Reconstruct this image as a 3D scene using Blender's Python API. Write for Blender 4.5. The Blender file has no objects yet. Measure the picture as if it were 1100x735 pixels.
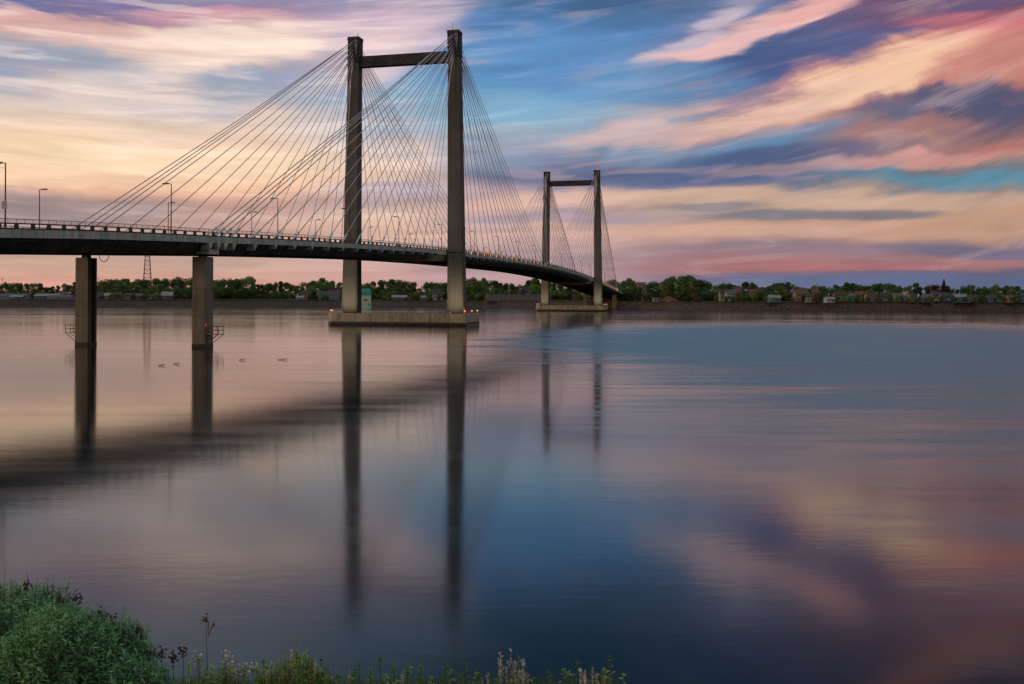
import bpy, math, random
from mathutils import Vector, Matrix, noise as mn
random.seed(7)
R = math.radians
sc = bpy.context.scene
col = sc.collection

# ------------------------------------------------------------------ camera figures
F, CX, Y0, HC, PITCH, ROLL = 1143.7, 455.5, 319.56, 6.894, 0.0088, 0.003
TH, BX, BY = 0.278, -5.13, 267.45            # bridge bearing, near tower centre
SP = 299.0                                   # main span

def ray(px, py):
    x = px - CX; y = py - Y0
    y -= x * ROLL
    x += y * ROLL
    t = -y / F - math.tan(PITCH)
    c, s = math.cos(PITCH), math.sin(PITCH)
    k = (t * c + s) / (c - t * s)             # Y/Z
    return (x / F) * (c + k * s), 1.0, k

def at(px, py, d):
    a, _, k = ray(px, py)
    return Vector((a * d, d, HC + k * d))

def gx(px, d):
    return ray(px, 320)[0] * d

def lin(c):
    return tuple(((v / 255) / 12.92 if v / 255 <= 0.04045 else ((v / 255 + 0.055) / 1.055) ** 2.4) for v in c) + (1.0,)

# ------------------------------------------------------------------ helpers
class MB:
    def __init__(s): s.v = []; s.f = []; s.m = []
    def add(s, vs, fs, mi=0):
        b = len(s.v); s.v += [tuple(p) for p in vs]
        s.f += [tuple(i + b for i in f) for f in fs]; s.m += [mi] * len(fs)
    def box(s, x0, x1, y0, y1, z0, z1, mi=0, M=None):
        vs = [Vector(p) for p in ((x0,y0,z0),(x1,y0,z0),(x1,y1,z0),(x0,y1,z0),(x0,y0,z1),(x1,y0,z1),(x1,y1,z1),(x0,y1,z1))]
        if M: vs = [M @ p for p in vs]
        s.add(vs, [(0,3,2,1),(4,5,6,7),(0,1,5,4),(1,2,6,5),(2,3,7,6),(3,0,4,7)], mi)
    def frustum(s, a, b, mi=0):
        # a, b: (cx, cy, hx, hy, z)
        vs = []
        for cx, cy, hx, hy, z in (a, b):
            vs += [(cx-hx,cy-hy,z),(cx+hx,cy-hy,z),(cx+hx,cy+hy,z),(cx-hx,cy+hy,z)]
        s.add(vs, [(0,3,2,1),(4,5,6,7),(0,1,5,4),(1,2,6,5),(2,3,7,6),(3,0,4,7)], mi)
    def tube(s, pts, r, n=6, mi=0, cap=True):
        pts = [Vector(p) for p in pts]
        rs = r if isinstance(r, (list, tuple)) else [r] * len(pts)
        vs = []
        for i, p in enumerate(pts):
            t = (pts[min(i+1, len(pts)-1)] - pts[max(i-1, 0)])
            if t.length < 1e-9: t = Vector((0,0,1))
            t.normalize()
            u = t.cross(Vector((0,0,1)))
            if u.length < .05: u = t.cross(Vector((0,1,0)))
            u.normalize(); w = t.cross(u)
            for k in range(n):
                a = 2*math.pi*k/n
                vs.append(p + (u*math.cos(a) + w*math.sin(a))*rs[i])
        fs = []
        for i in range(len(pts)-1):
            for k in range(n):
                k2 = (k+1) % n
                fs.append((i*n+k, i*n+k2, (i+1)*n+k2, (i+1)*n+k))
        if cap:
            fs.append(tuple(range(n))[::-1]); fs.append(tuple((len(pts)-1)*n+k for k in range(n)))
        s.add(vs, fs, mi)
    def ball(s, c, r, mi=0, n=6, sz=1.0):
        vs = []; c = Vector(c)
        rings = 4
        vs.append(c + Vector((0,0,r*sz)))
        for i in range(1, rings):
            a = math.pi*i/rings
            for k in range(n):
                b = 2*math.pi*k/n
                vs.append(c + Vector((math.sin(a)*math.cos(b)*r, math.sin(a)*math.sin(b)*r, math.cos(a)*r*sz)))
        vs.append(c - Vector((0,0,r*sz)))
        fs = [(0, 1+k, 1+(k+1) % n) for k in range(n)]
        for i in range(rings-2):
            for k in range(n):
                fs.append((1+i*n+k, 1+(i+1)*n+k, 1+(i+1)*n+(k+1) % n, 1+i*n+(k+1) % n))
        e = len(vs)-1
        fs += [(e, 1+(rings-2)*n+(k+1) % n, 1+(rings-2)*n+k) for k in range(n)]
        s.add(vs, fs, mi)
    def build(s, name, mats, parent=None, smooth=False, bevel=0):
        me = bpy.data.meshes.new(name)
        me.from_pydata(s.v, [], s.f)
        if not isinstance(mats, (list, tuple)): mats = [mats]
        for m in mats: me.materials.append(m)
        if len(mats) > 1: me.polygons.foreach_set('material_index', s.m)
        if smooth: me.polygons.foreach_set('use_smooth', [True]*len(me.polygons))
        me.update()
        o = bpy.data.objects.new(name, me); col.objects.link(o)
        if parent: o.parent = parent
        if bevel:
            b = o.modifiers.new('bevel', 'BEVEL'); b.width = bevel; b.segments = 1
        return o

def tag(o, label=None, cat=None, group=None, kind=None):
    if label: o['label'] = label
    if cat: o['category'] = cat
    if group: o['group'] = group
    if kind: o['kind'] = kind
    return o

def empty(name, loc=(0,0,0), rz=0, **k):
    o = bpy.data.objects.new(name, None); col.objects.link(o)
    o.empty_display_size = .1
    o.location = loc; o.rotation_euler = (0,0,rz)
    return tag(o, **k)

def copy_tree(o, parent=None):
    c = o.copy(); col.objects.link(c)
    if parent: c.parent = parent
    for ch in list(o.children): copy_tree(ch, c)
    return c

ORD = ['first','second','third','fourth','fifth','sixth','seventh','eighth','ninth','tenth','eleventh','twelfth','thirteenth',
       'fourteenth','fifteenth','sixteenth','seventeenth','eighteenth','nineteenth','twentieth','twenty-first','twenty-second',
       'twenty-third','twenty-fourth','twenty-fifth','twenty-sixth','twenty-seventh','twenty-eighth','twenty-ninth','thirtieth']

# ------------------------------------------------------------------ materials
class NT:
    def __init__(s, tree): s.t = tree; s.n = tree.nodes; s.l = tree.links
    def new(s, typ, ins=None, **props):
        n = s.n.new(typ)
        for k, v in props.items(): setattr(n, k, v)
        for k, v in (ins or {}).items():
            if hasattr(v, 'is_linked') or hasattr(v, 'links'): s.l.new(v, n.inputs[k])
            else: n.inputs[k].default_value = v
        return n
    def math(s, op, a, b=0.0, c=None, clamp=False):
        d = {0: a, 1: b}
        if c is not None: d[2] = c
        return s.new('ShaderNodeMath', d, operation=op, use_clamp=clamp).outputs[0]
    def mix(s, f, a, b, blend='MIX'):
        n = s.new('ShaderNodeMixRGB', {0: f, 1: a, 2: b}, blend_type=blend)
        return n.outputs[0]
    def smooth(s, v, a, b, lo=0.0, hi=1.0):
        n = s.new('ShaderNodeMapRange', {'Value': v, 'From Min': a, 'From Max': b, 'To Min': lo, 'To Max': hi})
        n.interpolation_type = 'SMOOTHSTEP'
        return n.outputs[0]

def ramp(nt, fac, stops, interp='LINEAR'):
    n = nt.new('ShaderNodeValToRGB', {0: fac})
    cr = n.color_ramp; cr.interpolation = interp
    while len(cr.elements) < len(stops): cr.elements.new(.5)
    for e, (p, c) in zip(cr.elements, stops): e.position = p; e.color = c
    return n.outputs[0]

def material(name, base, rough=.8, var=.25, scale=1.0, metal=0, dark=None, streak=0, bump=0, obj_rand=0, spec=.3, trans=0, emit=None, es=1, coord='Object'):
    """procedural surface: base colour broken by two noises, optional vertical streaks of a second colour"""
    m = bpy.data.materials.new(name); m.use_nodes = True
    nt = NT(m.node_tree); b = nt.n['Principled BSDF']
    base = tuple(base)[:3] + (1,)
    dk = tuple(dark)[:3] + (1,) if dark else tuple(v*(1-var*1.6) for v in base[:3]) + (1,)
    tc = nt.new('ShaderNodeTexCoord').outputs[coord]
    n1 = nt.new('ShaderNodeTexNoise', {'Vector': tc, 'Scale': scale, 'Detail': 6.0, 'Roughness': .65}).outputs[0]
    f = nt.smooth(n1, .35, .68, 0, min(1, var*2.5))
    c = nt.mix(f, base, dk)
    if streak:
        mp = nt.new('ShaderNodeMapping', {'Vector': tc, 'Scale': (1.6, 1.6, .07)}).outputs[0]
        n2 = nt.new('ShaderNodeTexNoise', {'Vector': mp, 'Scale': scale*2, 'Detail': 5.0, 'Roughness': .7}).outputs[0]
        c = nt.mix(nt.smooth(n2, .43, .64, 0, streak), c, tuple(v*.35 for v in base[:3]) + (1,))
    if obj_rand:
        oi = nt.new('ShaderNodeObjectInfo').outputs['Random']
        hs = nt.new('ShaderNodeHueSaturation', {'Hue': nt.math('MULTIPLY_ADD', oi, .05*obj_rand, .5-.025*obj_rand),
              'Value': nt.math('MULTIPLY_ADD', nt.math('FRACT', nt.math('MULTIPLY', oi, 7.31)), .9*obj_rand, 1-.45*obj_rand), 'Color': c})
        c = hs.outputs[0]
    nt.l.new(c, b.inputs['Base Color'])
    b.inputs['Roughness'].default_value = rough; b.inputs['Metallic'].default_value = metal
    b.inputs['Specular IOR Level'].default_value = spec
    if bump:
        bp = nt.new('ShaderNodeBump', {'Height': n1, 'Strength': bump, 'Distance': .1})
        nt.l.new(bp.outputs[0], b.inputs['Normal'])
    if emit:
        b.inputs['Emission Color'].default_value = tuple(emit)[:3] + (1,); b.inputs['Emission Strength'].default_value = es
    if trans:
        tl = nt.new('ShaderNodeBsdfTranslucent'); nt.l.new(c, tl.inputs[0])
        mx = nt.new('ShaderNodeMixShader', {0: trans}); nt.l.new(b.outputs[0], mx.inputs[1]); nt.l.new(tl.outputs[0], mx.inputs[2])
        nt.l.new(mx.outputs[0], nt.n['Material Output'].inputs[0])
    return m

def concrete_mat(name, base, joints=6.0, streak=.5):
    m = material(name, base, rough=.85, var=.22, scale=.35, streak=streak, bump=.15)
    nt = NT(m.node_tree); b = nt.n['Principled BSDF']
    src = b.inputs['Base Color'].links[0].from_socket
    tc = nt.new('ShaderNodeTexCoord').outputs['Object']
    z = nt.new('ShaderNodeSeparateXYZ', {0: tc}).outputs[2]
    fr = nt.math('FRACT', nt.math('DIVIDE', z, joints))
    line = nt.math('LESS_THAN', fr, .02)
    # slightly different pour per lift
    fl = nt.math('FLOOR', nt.math('DIVIDE', z, joints))
    wn = nt.new('ShaderNodeTexWhiteNoise', {'W': fl}, noise_dimensions='1D').outputs[0]
    c = nt.mix(1.0, src, nt.new('ShaderNodeCombineColor', {0: nt.math('MULTIPLY_ADD', wn, .25, .82), 1: nt.math('MULTIPLY_ADD', wn, .24, .82), 2: nt.math('MULTIPLY_ADD', wn, .2, .82)}).outputs[0], 'MULTIPLY')
    c = nt.mix(nt.math('MULTIPLY', line, .28), c, (.03,.027,.022,1))
    n = nt.new('ShaderNodeTexNoise', {'Vector': tc, 'Scale': .9, 'Detail': 8.0, 'Roughness': .7}).outputs[0]
    c = nt.mix(nt.smooth(n, .5, .75, 0, .4), c, (.055,.043,.030,1))
    nt.l.new(c, b.inputs['Base Color'])
    return m

M = {}
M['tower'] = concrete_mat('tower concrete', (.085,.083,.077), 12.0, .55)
M['pier'] = concrete_mat('pier concrete', (.16,.145,.118), 4.0, .6)
M['plinth'] = concrete_mat('plinth concrete', (.33,.30,.22), 9.0, .75)
M['algae'] = material('algae band', (.07,.06,.035), var=.9, scale=1.5, dark=(.02,.02,.014))
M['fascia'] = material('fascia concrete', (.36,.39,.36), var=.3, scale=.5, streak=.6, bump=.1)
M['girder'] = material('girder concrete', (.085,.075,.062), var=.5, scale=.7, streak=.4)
M['barrier'] = material('barrier concrete', (.055,.048,.042), var=.4, scale=1.5)
M['barrier_rail'] = material('rail metal', (.07,.05,.045), var=.3, metal=.4, rough=.6)
M['asphalt'] = material('asphalt', (.05,.05,.052), var=.2, scale=3)
M['white_paint'] = material('road paint', (.75,.75,.72), var=.2, scale=5)
M['yellow_paint'] = material('yellow road paint', (.7,.5,.08), var=.2, scale=5)
M['cable'] = material('cable sheath', (.42,.38,.42), var=.2, rough=.45, scale=.3)
M['sleeve'] = material('cable sleeve', (.42,.50,.56), var=.2, rough=.4)
M['bracket'] = material('bracket concrete', (.42,.41,.34), var=.3)
M['head'] = material('tower head steel', (.05,.048,.046), var=.5, scale=1.2, streak=.6)
M['wedge'] = material('anchor cover', (.16,.16,.165), var=.2)
M['pole'] = material('lamp pole', (.09,.065,.06), rough=.5, metal=.5)
M['lamphead'] = material('lamp head', (.07,.065,.065), rough=.5)
M['glass'] = material('lamp lens', (.5,.5,.45), rough=.3)
M['amber'] = material('amber glow', (.8,.4,.12), emit=(1,.36,.08), es=1.1)
M['red'] = material('red lamp', (.6,.03,.02), emit=(1,.06,.04), es=.6)
M['steel'] = material('galvanised steel', (.22,.17,.15), rough=.5, metal=.5)
M['brown_steel'] = material('weathered lattice steel', (.20,.10,.075), rough=.6)
M['sign'] = material('grey panel', (.30,.26,.28), rough=.6)
M['wet'] = material('wet waterline', (.012,.011,.010), rough=.35)
M['black'] = material('black rubber', (.02,.02,.02))

# ------------------------------------------------------------------ sky
def px_dir():
    pass
w = bpy.data.worlds.new('World'); sc.world = w; w.use_nodes = True
nt = NT(w.node_tree); nt.n.clear()
SUN_EL, SUN_AZ = 4.0, -97.0      # degrees; azimuth clockwise from the view axis
d = nt.new('ShaderNodeTexCoord').outputs['Generated']
sep = nt.new('ShaderNodeSeparateXYZ', {0: d})
dx, dy, dz = sep.outputs[0], sep.outputs[1], sep.outputs[2]
ay = nt.math('MAXIMUM', nt.math('ABSOLUTE', dy), .08)
px = nt.math('MULTIPLY_ADD', nt.math('DIVIDE', dx, ay), F/100, CX/100)
py0 = nt.math('MULTIPLY_ADD', nt.math('DIVIDE', dz, ay), -F/100, Y0/100)
# streak fields: cloud deck at constant height, drawn out along the wind
hi = nt.math('MULTIPLY', nt.math('SUBTRACT', 3.2, py0), .4, clamp=True)
pc = nt.math('MINIMUM', nt.math('MAXIMUM', px, -6.0), 16.0)
q2 = nt.math('POWER', nt.math('ABSOLUTE', nt.math('SUBTRACT', pc, 3.0)), 2.0)
flow = nt.math('ADD', py0, nt.math('MULTIPLY', nt.math('MULTIPLY', q2, .021), hi))
def streak(sx, sy, seed, detail=4.0, dist=.4):
    v_ = nt.new('ShaderNodeCombineXYZ', {0: nt.math('MULTIPLY_ADD', px, sx, seed*7.3), 1: nt.math('MULTIPLY', flow, sy)}).outputs[0]
    return nt.new('ShaderNodeTexNoise', {'Vector': v_, 'Scale': 1.0, 'Detail': detail, 'Roughness': .55, 'Distortion': dist}, noise_dimensions='2D').outputs[0]
S1 = streak(.38, 2.0, 1)
S2 = streak(.55, 7.0, 2, 5.0, .3)
S3 = streak(.30, .9, 3)
# also a screen-free angular noise for soft blotches
ang = nt.new('ShaderNodeCombineXYZ', {0: nt.math('MULTIPLY', px, .8), 1: nt.math('MULTIPLY', flow, 2.6)}).outputs[0]
A1 = nt.new('ShaderNodeTexNoise', {'Vector': ang, 'Scale': .55, 'Detail': 5.0, 'Roughness': .55, 'Distortion': .8}, noise_dimensions='2D').outputs[0]
ang2 = nt.new('ShaderNodeCombineXYZ', {0: nt.math('MULTIPLY', px, .8), 1: nt.math('MULTIPLY', flow, 7.0)}).outputs[0]
A2 = nt.new('ShaderNodeTexNoise', {'Vector': ang2, 'Scale': .9, 'Detail': 4.0, 'Roughness': .6, 'Distortion': .5}, noise_dimensions='2D').outputs[0]
def cen(x, k): return nt.math('MULTIPLY', nt.math('SUBTRACT', x, .5), k)
elev = nt.smooth(py0, 3.15, .6)                       # 0 at the horizon, 1 high up
amp = nt.math('MULTIPLY_ADD', elev, .8, .12)
wy = nt.math('MULTIPLY', nt.math('ADD', cen(S1, .75), cen(A1, .9)), amp)
py = nt.math('ADD', py0, wy)
pxw = nt.math('ADD', px, nt.math('ADD', cen(A1, 1.6), cen(S3, 1.2)))
wpy = nt.math('ADD', py0, nt.math('MULTIPLY', nt.math('ADD', cen(S1, .45), cen(A1, .35)), amp))
P = nt.new('ShaderNodeCombineXYZ', {0: nt.math('ADD', px, nt.math('MULTIPLY', cen(A1, .7), amp)), 1: wpy}).outputs[0]
COLS = {
 0: [(-200,(135,165,182)),(-60,(145,176,190)),(-25,(136,160,184)),(0,(112,118,158)),(8,(125,124,160)),(18,(196,152,162)),(38,(218,176,168)),(60,(172,174,186)),(84,(196,188,192)),(110,(230,204,188)),(142,(246,214,184)),(172,(248,206,164)),(200,(244,186,148)),(216,(192,152,140)),(238,(156,138,138)),(262,(200,158,142)),(285,(208,166,144)),(305,(218,154,130)),(320,(225,150,125))],
 250: [(-200,(100,140,162)),(-90,(115,152,172)),(-30,(138,156,180)),(0,(150,130,165)),(14,(205,155,162)),(34,(242,205,188)),(60,(236,202,190)),(88,(205,190,192)),(105,(172,180,195)),(130,(236,206,186)),(165,(250,210,176)),(195,(246,192,154)),(216,(208,160,142)),(238,(198,156,144)),(262,(202,164,146)),(285,(196,160,142)),(305,(215,152,132)),(320,(215,150,130))],
 415: [(-200,(50,95,122)),(-90,(70,112,142)),(-30,(115,138,172)),(0,(168,155,185)),(30,(224,192,200)),(60,(208,192,198)),(90,(168,180,200)),(120,(150,180,206)),(150,(208,198,200)),(175,(244,208,186)),(200,(214,184,174)),(215,(190,165,168)),(235,(228,190,165)),(252,(226,180,158)),(268,(198,164,162)),(290,(208,162,152)),(320,(212,155,142))],
 515: [(-200,(30,60,85)),(-90,(34,78,98)),(-20,(54,98,138)),(20,(70,126,182)),(60,(84,146,198)),(100,(110,168,206)),(130,(142,178,204)),(155,(142,160,184)),(185,(112,118,150)),(205,(184,156,158)),(218,(228,182,162)),(236,(185,158,162)),(252,(224,180,164)),(275,(172,144,150)),(300,(190,150,152)),(320,(190,145,142))],
 590: [(-200,(30,60,85)),(-90,(34,78,98)),(-20,(54,98,138)),(20,(70,126,182)),(60,(84,146,198)),(100,(110,168,206)),(130,(142,178,204)),(155,(142,160,184)),(185,(112,118,150)),(205,(184,156,158)),(218,(228,182,162)),(236,(185,158,162)),(252,(224,180,164)),(275,(172,144,150)),(300,(190,150,152)),(320,(190,145,142))],
 790: [(-200,(35,62,90)),(-110,(48,76,110)),(-40,(70,84,125)),(0,(88,108,150)),(30,(82,122,172)),(70,(72,108,160)),(100,(118,130,162)),(125,(204,170,158)),(148,(98,134,170)),(170,(81,106,142)),(195,(93,108,138)),(212,(203,167,141)),(228,(153,134,130)),(245,(203,153,128)),(262,(158,126,130)),(282,(169,112,114)),(296,(134,109,128)),(308,(118,114,144)),(320,(130,115,140))],
 1040: [(-200,(32,42,70)),(-100,(50,52,85)),(-60,(135,92,100)),(-15,(128,90,118)),(8,(150,94,112)),(28,(192,112,112)),(50,(208,134,114)),(72,(184,116,106)),(95,(82,86,118)),(118,(96,90,118)),(140,(142,106,112)),(160,(176,128,112)),(178,(114,122,132)),(188,(84,140,162)),(204,(158,139,134)),(225,(203,155,123)),(248,(191,144,119)),(266,(129,112,126)),(280,(160,109,110)),(292,(107,98,125)),(303,(92,102,134)),(320,(110,108,136))],
}
t = nt.math('DIVIDE', nt.math('ADD', py, 2.0), 5.2, clamp=True)
keys = sorted(COLS)
base = None
for i, k in enumerate(keys):
    c = ramp(nt, t, [((p+200)/520, lin(q)) for p, q in COLS[k]])
    if base is None: base = c
    else: base = nt.mix(nt.smooth(pxw, keys[i-1]/100, k/100), base, c)
# streaky break-up factors for the cloud strokes
N1 = nt.math('MULTIPLY_ADD', S1, 2.6, .15)
N2 = nt.math('MULTIPLY_ADD', S2, 2.4, .25)
N3 = nt.math('MULTIPLY_ADD', A2, 2.4, .25)
ST = [  # px, py, rising angle, half length, half width, colour, strength, field
 (90,10,-4,190,12,(104,106,158),.8,1),
 (215,14,3,90,8,(215,150,165),.7,1),
 (40,30,-4,120,12,(222,170,168),.7,2),
 (235,46,6,120,26,(254,226,208),.95,2),
 (120,50,-6,110,9,(226,186,176),.6,2),
 (20,66,-3,120,16,(148,160,185),.8,1),
 (262,92,10,70,16,(140,160,188),.7,2),
 (330,72,28,70,14,(150,152,190),.5,2),
 (435,48,35,90,34,(232,200,206),.6,1),
 (380,18,10,70,22,(190,165,190),.5,1),
 (140,108,0,160,12,(236,212,200),.5,3),
 (60,160,0,160,10,(242,204,168),.5,3),
 (170,172,0,200,16,(252,222,182),.6,3),
 (80,196,0,200,7,(252,214,176),.5,3),
 (50,226,-1,190,14,(148,132,134),.75,3),
 (560,60,8,110,50,(78,134,192),.6,3),
 (640,70,10,90,40,(84,138,194),.55,3),
 (540,112,0,70,16,(122,176,208),.5,3),
 (545,142,0,70,9,(190,195,205),.45,3),
 (430,205,-3,90,8,(165,160,188),.5,3),
 (560,172,0,110,11,(128,140,170),.6,3),
 (640,188,0,120,16,(110,115,150),.75,3),
 (600,216,0,120,9,(232,186,168),.6,3),
 (600,236,1,120,6,(158,145,165),.5,3),
 (560,262,0,150,7,(205,165,160),.4,3),
 # right hand sky
 (870,52,17,190,17,(62,84,136),.85,2),
 (1000,8,6,190,14,(100,82,120),.8,2),
 (760,22,24,100,16,(120,130,172),.55,2),
 (745,40,34,70,15,(214,190,200),.75,2),
 (812,36,19,130,15,(232,182,178),.95,2),
 (880,8,20,70,11,(236,168,160),.8,2),
 (700,92,5,110,20,(96,150,200),.6,2),
 (1075,22,-4,120,15,(196,104,116),.8,2),
 (975,62,18,140,18,(226,120,128),.55,2),
 (1050,62,3,110,24,(198,124,110),.85,2),
 (900,96,16,190,30,(208,134,122),.75,2),
 (935,80,20,135,23,(246,196,158),.95,2),
 (850,108,14,130,16,(243,198,170),.9,2),
 (760,132,8,140,12,(226,178,160),.85,2),
 (680,142,8,90,11,(206,180,184),.7,2),
 (840,146,7,120,11,(88,136,176),.8,2),
 (1060,92,6,120,10,(80,88,122),.85,2),
 (980,112,8,90,8,(104,104,136),.75,2),
 (960,138,6,100,11,(176,122,118),.75,2),
 (1070,158,8,110,9,(190,112,104),.8,2),
 (930,163,2,110,8,(150,116,130),.6,3),
 (830,166,3,110,11,(74,92,134),.85,2),
 (980,172,5,130,7,(214,150,140),.7,3),
 (740,188,0,150,13,(81,96,136),.85,3),
 (860,182,2,110,6,(180,146,150),.55,3),
 (1050,187,3,110,5,(88,140,164),.6,3),
 (800,212,0,190,9,(205,169,146),.7,3),
 (1000,214,1,160,10,(203,164,141),.7,3),
 (770,220,3,60,5,(116,119,134),.7,3),
 (890,229,1,140,6,(112,116,130),.8,3),
 (930,246,0,220,9,(206,157,132),.6,3),
 (760,246,0,160,6,(210,164,141),.6,3),
 (1075,240,0,70,20,(201,158,132),.5,3),
 (1050,270,-4,130,6,(105,105,134),.7,3),
 (820,266,0,180,7,(144,121,135),.6,3),
 (780,289,0,130,4,(174,110,112),.5,3),
 (900,286,0,150,4,(182,110,109),.7,3),
 (1060,282,0,90,4,(169,109,110),.5,3),
 (960,302,0,240,10,(92,104,140),.9,3),
 # above the top of the frame, seen in the river
 (930,-60,-15,140,22,(90,85,120),.6,1),
 (1020,-75,-20,110,26,(180,118,110),.7,1),
 (650,-60,10,160,40,(48,80,124),.6,1),
 (200,-30,0,160,26,(160,150,170),.5,1),
]
cc = base
for (x, y, a, L_, W_, c, s, fld) in ST:
    mp = nt.new('ShaderNodeMapping', {'Vector': P, 'Location': (x/100, y/100, 0), 'Rotation': (0,0,R(-a)), 'Scale': (L_*1.25/100, W_*1.45/100, 1)}, vector_type='TEXTURE').outputs[0]
    g = nt.new('ShaderNodeTexGradient', {0: mp}, gradient_type='SPHERICAL').outputs[0 if False else 1]
    f = nt.smooth(nt.math('MULTIPLY', g, (N1, N2, N3)[fld-1]), .02, .88, 0, s)
    cc = nt.mix(f, cc, lin(c))
# thin lilac and pink veils drawn through the brighter cloud
veil = nt.math('MULTIPLY', nt.smooth(A2, .5, .68, 0, .38), nt.smooth(S3, .42, .62))
cc = nt.mix(veil, cc, lin((186,154,152)))
veil2 = nt.math('MULTIPLY', nt.smooth(S2, .52, .68, 0, .35), nt.math('MULTIPLY', hi, nt.smooth(px, 6.0, 3.5)))
cc = nt.mix(veil2, cc, lin((252,224,206)))
# fine silky banding over everything
fine = nt.math('MULTIPLY_ADD', nt.math('ADD', nt.math('MULTIPLY', S2, .6), nt.math('MULTIPLY', A2, .4)), .85, .575)
cc = nt.mix(1.0, cc, nt.new('ShaderNodeCombineXYZ', {0: fine, 1: fine, 2: fine}).outputs[0], 'MULTIPLY')
cc = nt.new('ShaderNodeHueSaturation', {'Saturation': .92, 'Color': cc}).outputs[0]
# high sky and the dusk side behind the camera come from the Sky Texture under thin cloud
sky = nt.new('ShaderNodeTexSky', sky_type='NISHITA', sun_disc=False, sun_elevation=R(SUN_EL), sun_rotation=R(SUN_AZ), altitude=100, air_density=1.2, dust_density=2.0, ozone_density=2.0)
nish = nt.mix(1.0, sky.outputs[0], (.10,.10,.10,1), 'MULTIPLY')
dusk = nt.mix(.6, nish, lin((214,210,212)))
front = nt.smooth(dy, .02, .32)
low = nt.smooth(nt.math('DIVIDE', dz, ay), .95, .42)
cc = nt.mix(nt.math('MULTIPLY', front, low), dusk, cc)
bg = nt.new('ShaderNodeBackground', {'Color': cc, 'Strength': 1.0})
out = nt.new('ShaderNodeOutputWorld'); nt.l.new(bg.outputs[0], out.inputs[0])
w.cycles.sampling_method = 'MANUAL'; w.cycles.sample_map_resolution = 256

sl = bpy.data.lights.new('sun', 'SUN'); sl.energy = 1.8; sl.angle = R(10); sl.color = (1,.62,.38)
so = bpy.data.objects.new('sun', sl); col.objects.link(so)
az, el = R(SUN_AZ), R(SUN_EL)
so.rotation_euler = (-Vector((math.sin(az)*math.cos(el), math.cos(az)*math.cos(el), math.sin(el)))).to_track_quat('-Z','Y').to_euler()

# ------------------------------------------------------------------ river
SHORE = [(-2500,760),(-900,730),(-277,700),(-60,752),(40,738),(75,716),(110,690),(135,672),(180,640),(225,615),(325,580),(420,560),(1200,500),(3000,470)]
def shore_y(x):
    for (x0,y0),(x1,y1) in zip(SHORE, SHORE[1:]):
        if x <= x1: return y0 + (y1-y0)*(x-x0)/(x1-x0)
    return SHORE[-1][1]

wm = bpy.data.materials.new('river water'); wm.use_nodes = True
n = NT(wm.node_tree); b = n.n['Principled BSDF']
tc = n.new('ShaderNodeTexCoord').outputs['Object']
b.inputs['Base Color'].default_value = (.002,.009,.013,1)
b.inputs['IOR'].default_value = 1.43
m1 = n.new('ShaderNodeMapping', {'Vector': tc, 'Scale': (.006,.022,1), 'Rotation': (0,0,R(-6))}).outputs[0]
big = n.new('ShaderNodeTexNoise', {'Vector': m1, 'Scale': 1.0, 'Detail': 5.0, 'Roughness': .6, 'Distortion': 1.2}).outputs[0]
m2 = n.new('ShaderNodeMapping', {'Vector': tc, 'Scale': (.05,.25,1), 'Rotation': (0,0,R(-4))}).outputs[0]
mid = n.new('ShaderNodeTexNoise', {'Vector': m2, 'Scale': 1.0, 'Detail': 4.0, 'Roughness': .6}).outputs[0]
m3 = n.new('ShaderNodeMapping', {'Vector': tc, 'Scale': (.9,2.4,1)}).outputs[0]
fin = n.new('ShaderNodeTexNoise', {'Vector': m3, 'Scale': 1.0, 'Detail': 3.0, 'Roughness': .6}).outputs[0]
rf = n.smooth(big, .42, .66, .075, .115)
rf = n.math('ADD', rf, n.smooth(mid, .4, .7, 0, .03))
sxy = n.new('ShaderNodeSeparateXYZ', {0: tc})
# wind-ruffled reach in the middle of the river, right of the bridge
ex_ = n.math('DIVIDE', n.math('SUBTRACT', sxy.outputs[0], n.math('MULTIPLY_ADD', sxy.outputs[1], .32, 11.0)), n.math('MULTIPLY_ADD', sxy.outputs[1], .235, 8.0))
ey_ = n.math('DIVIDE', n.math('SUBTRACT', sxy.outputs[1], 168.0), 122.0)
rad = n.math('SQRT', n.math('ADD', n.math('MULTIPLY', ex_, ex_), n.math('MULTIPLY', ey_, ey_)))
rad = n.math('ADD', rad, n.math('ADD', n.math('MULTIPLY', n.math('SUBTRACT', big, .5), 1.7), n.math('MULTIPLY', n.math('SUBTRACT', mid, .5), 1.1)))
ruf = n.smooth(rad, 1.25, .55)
rf = n.math('ADD', rf, n.math('MULTIPLY', ruf, .30))
n.l.new(rf, b.inputs['Roughness'])
n.l.new(n.mix(ruf, (.002,.009,.013,1), (.010,.17,.28,1)), b.inputs['Base Color'])  # blue in the ruffled base colour stands in for reflected higher sky
hgt = n.math('ADD', n.math('MULTIPLY', fin, n.math('ADD', n.math('MULTIPLY', ruf, .012), n.smooth(big, .42, .62, .0006, .004))), n.math('MULTIPLY', mid, .004))
bp = n.new('ShaderNodeBump', {'Height': hgt, 'Strength': 1.0, 'Distance': 1.0})
n.l.new(bp.outputs[0], b.inputs['Normal'])
mb = MB()
mb.add([(-6000,-600,0),(6000,-600,0),(6000,1400,0),(-6000,1400,0)], [(0,1,2,3)])
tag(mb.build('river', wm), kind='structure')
bed = MB()
bed.add([(-9000,-900,-4),(9000,-900,-4),(9000,9000,-4),(-9000,9000,-4)], [(0,1,2,3)])
tag(bed.build('riverbed', material('river mud', (.05,.045,.035))), kind='structure')

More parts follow.
